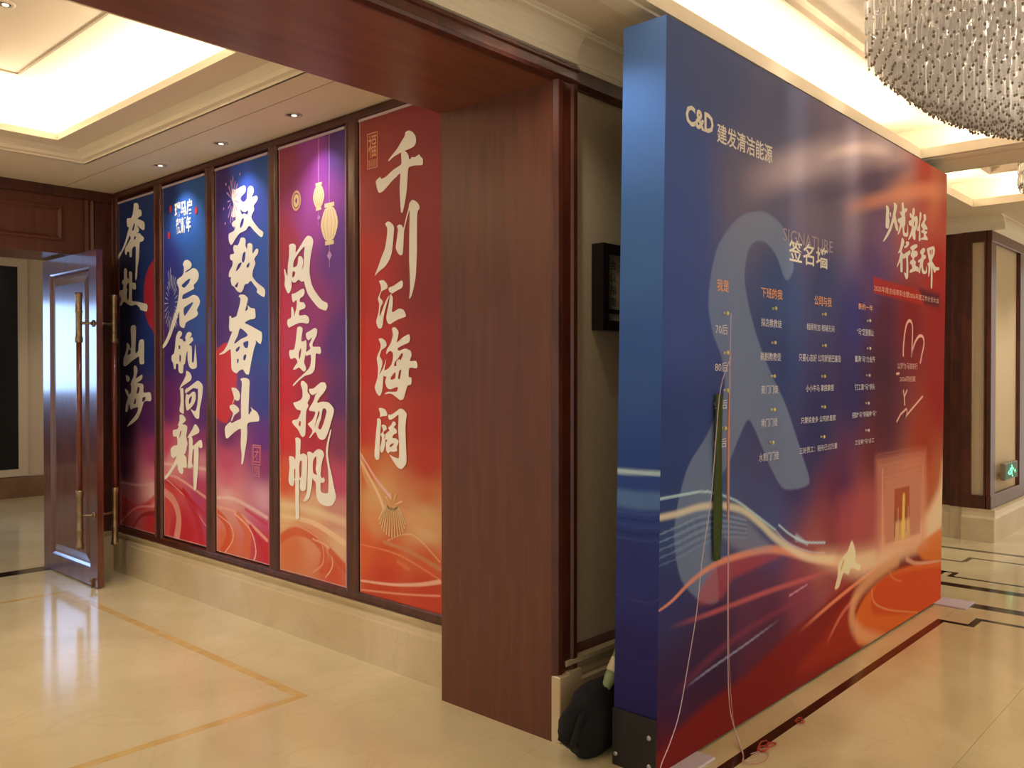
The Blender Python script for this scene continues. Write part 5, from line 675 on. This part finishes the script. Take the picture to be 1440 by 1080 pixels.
# ================================================================ BAG BEHIND THE BACKDROP
bm = bmesh.new(); bmesh.ops.create_icosphere(bm, subdivisions=4, radius=1)
for v in bm.verts:
    p = v.co.copy(); n = 1+.22*noise.noise(p*1.6+Vector((3, 1, 7)))+.07*noise.noise(p*5)
    v.co = Vector((p.x*.235*n, p.y*.085*n, p.z*.155*n)); v.co.z = max(v.co.z, -.135)
    if p.z > .3: v.co.x += .05*(p.z-.3)
bg = tag(empty('black_bag', (2.915, 2.18, 0)), 'slumped black cloth bag on the floor between the skirting and the backdrop', 'bag')
bag = obj('bag_body', bm, black, bg, True); bag.location = (0, 0, .1355)
bm = bmesh.new(); tube(bm, [(-.14, -.03, .20), (-.20, -.05, .17), (-.235, -.05, .10), (-.20, -.04, .07), (-.15, -.03, .09)], .013, 8); obj('bag_strap', bm, black, bg, True)
pk = tag(empty('wrapped_packet', (2.93, 2.14, .28)), 'green packet with a cream label sticking out of the black bag', 'packet')
pk.rotation_euler = (math.radians(8), math.radians(30), 0)
gp = mat('green packet', srgb(150, 170, 84), .5)
bm = bmesh.new(); lathe(bm, (0, 0, 0), [(.008, -.04), (.018, -.02), (.026, .02), (.028, .05)], 16); obj('packet_end', bm, mat('pale green packet', srgb(140, 158, 110), .5), pk, True)
bm = bmesh.new(); lathe(bm, (0, 0, 0), [(.0285, .05), (.0305, .055), (.0305, .105), (.029, .11)], 16); obj('packet_label', bm, mat('cream packet label', srgb(214, 200, 160), .5), pk, True)
bm = bmesh.new(); lathe(bm, (0, 0, 0), [(.029, .11), (.032, .15), (.033, .20), (.026, .215)], 16); obj('packet_body', bm, gp, pk, True)

# ================================================================ DOWNLIGHTS
ringm = mat('downlight rim', srgb(214, 200, 180), .4); cupm = mat('downlight cup', srgb(110, 90, 72), .35, metal=.6); lamp = mat('downlight lamp', srgb(255, 250, 235), .3, emis=(1, .93, .8, 1), es=1.2)
def downlight(x, y, z, label):
    e = tag(empty('downlight', (x, y, z)), label, 'downlight', 'recessed downlights of the side hall')
    bm = bmesh.new(); ring_ = []
    for r, h in ((.034, -.001), (.036, -.006), (.047, -.006), (.052, -.002), (.052, .002), (.034, .002)): ring_.append([bm.verts.new((r*math.cos(k*math.pi/12), r*math.sin(k*math.pi/12), h)) for k in range(24)])
    for i in range(6):
        for k in range(24): bm.faces.new((ring_[i][k], ring_[i][(k+1) % 24], ring_[(i+1) % 6][(k+1) % 24], ring_[(i+1) % 6][k]))
    obj('rim', bm, ringm, e, True)
    bm = bmesh.new(); lathe(bm, (0, 0, 0), [(.034, -.001), (.034, -.0025), (.001, -.0035)], 20); obj('cup', bm, cupm, e)
    bm = bmesh.new(); lathe(bm, (.008, 0, 0), [(.016, -.0035), (.015, -.007), (.001, -.009)], 16); obj('lamp', bm, lamp, e)
downlight(2.733, 4.183, 3.05, 'nearest recessed ceiling spot, above the lantern banner'); downlight(2.753, 5.034, 3.05, 'middle recessed ceiling spot, above the purple and blue banner'); downlight(2.754, 5.872, 3.05, 'farthest recessed ceiling spot, above the banner with the cream emblem')
downlight(1.42, 4.68, 3.40, 'lone recessed spot in the raised middle of the side hall ceiling')

# ================================================================ CHANDELIERS
bm = bmesh.new()
for k in range(4):
    z = k*.086
    lathe(bm, (0, 0, z), [(.004, .010), (.0082, .016), (.0082, .070), (.004, .076)], 5)
rod_me = obj('crystal_strand', bm, crystal); beads = bmesh.new()
for k in (0, 2): lathe(beads, (0, 0, k*.086), [(.002, -.007), (.0056, -.0025), (.0056, .0025), (.002, .007)], 5)
tmp = bpy.data.meshes.new('beads'); beads.to_mesh(tmp); n0 = len(rod_me.data.polygons)
bm = bmesh.new(); bm.from_mesh(rod_me.data); bm.from_mesh(tmp); bm.to_mesh(rod_me.data); bm.free(); beads.free()
rod_me.data.materials.append(beadm)
for p in rod_me.data.polygons[n0:]: p.material_index = 1
STR = rod_me.data; bpy.data.objects.remove(rod_me)
def chandelier(c, a, b, ztop, zbot, depth, step, near, label):
    e = tag(empty('crystal_chandelier', (c[0], c[1], ztop)), label, 'chandelier', 'crystal chandeliers of the main hall')
    pts = []; nx = int(a/step)+1; ny = int(b/step)+1
    for i in range(-nx, nx+1):
        for j in range(-ny, ny+1):
            x = i*step; y = j*step+(step/2 if i % 2 else 0); r = (abs(x/a)**2.4+abs(y/b)**2.4)**(1/2.4)
            if r > 1: continue
            z = zbot+depth*r**2.6-ztop; pts.append((x+random.uniform(-.006, .006), y+random.uniform(-.006, .006), z+random.uniform(-.012, .012)))
    pts.sort(key=lambda p: (c[0]+p[0])**2+(c[1]+p[1])**2+(0 if p[2] > -1e9 else 0))
    for p in pts[:near]:
        s = bpy.data.objects.new('crystal_strand', STR); s.location = p; s.rotation_euler = (0, 0, random.uniform(0, 1)); s.parent = e; COL.objects.link(s)
    rest = pts[near:]
    if rest:
        n = len(STR.vertices); co = np.zeros(n*3); STR.vertices.foreach_get('co', co); co = co.reshape(-1, 3)
        V = np.concatenate([co+np.array(p) for p in rest]); F = []; MI = []
        base = [tuple(p.vertices) for p in STR.polygons]; mi = [p.material_index for p in STR.polygons]
        for k in range(len(rest)):
            F += [tuple(i+k*n for i in f) for f in base]; MI += mi
        me = bpy.data.meshes.new('crystal_strands'); me.from_pydata(V.tolist(), [], F); me.materials.append(crystal); me.materials.append(beadm); me.polygons.foreach_set('material_index', MI)
        s = bpy.data.objects.new('crystal_strands', me); s.parent = e; COL.objects.link(s); s['kind'] = 'stuff'
    bm = bmesh.new(); N = 40; t = [2*math.pi*k/N for k in range(N)]
    sgn = lambda v: math.copysign(abs(v)**(2/2.4), v)
    lo = [bm.verts.new((a*1.02*sgn(math.cos(q)), b*1.02*sgn(math.sin(q)), -.02)) for q in t]; hi = [bm.verts.new((a*1.02*sgn(math.cos(q)), b*1.02*sgn(math.sin(q)), 0)) for q in t]
    for k in range(N): bm.faces.new((lo[k], lo[(k+1) % N], hi[(k+1) % N], hi[k]))
    bm.faces.new(lo[::-1]); bm.faces.new(hi); obj('ceiling_plate', bm, mat('chrome plate', srgb(200, 190, 175), .25, metal=.8), e)
    return e
chandelier((4.42, .75), 1.0, .76, 3.355, 2.70, .32, .036, 300, 'large crystal chandelier overhead at the top right, in front of the lit cove')
chandelier((7.55, 1.13), .6, .46, 3.355, 2.93, .06, .04, 160, 'smaller crystal chandelier farther along the hall, cut by the right edge')
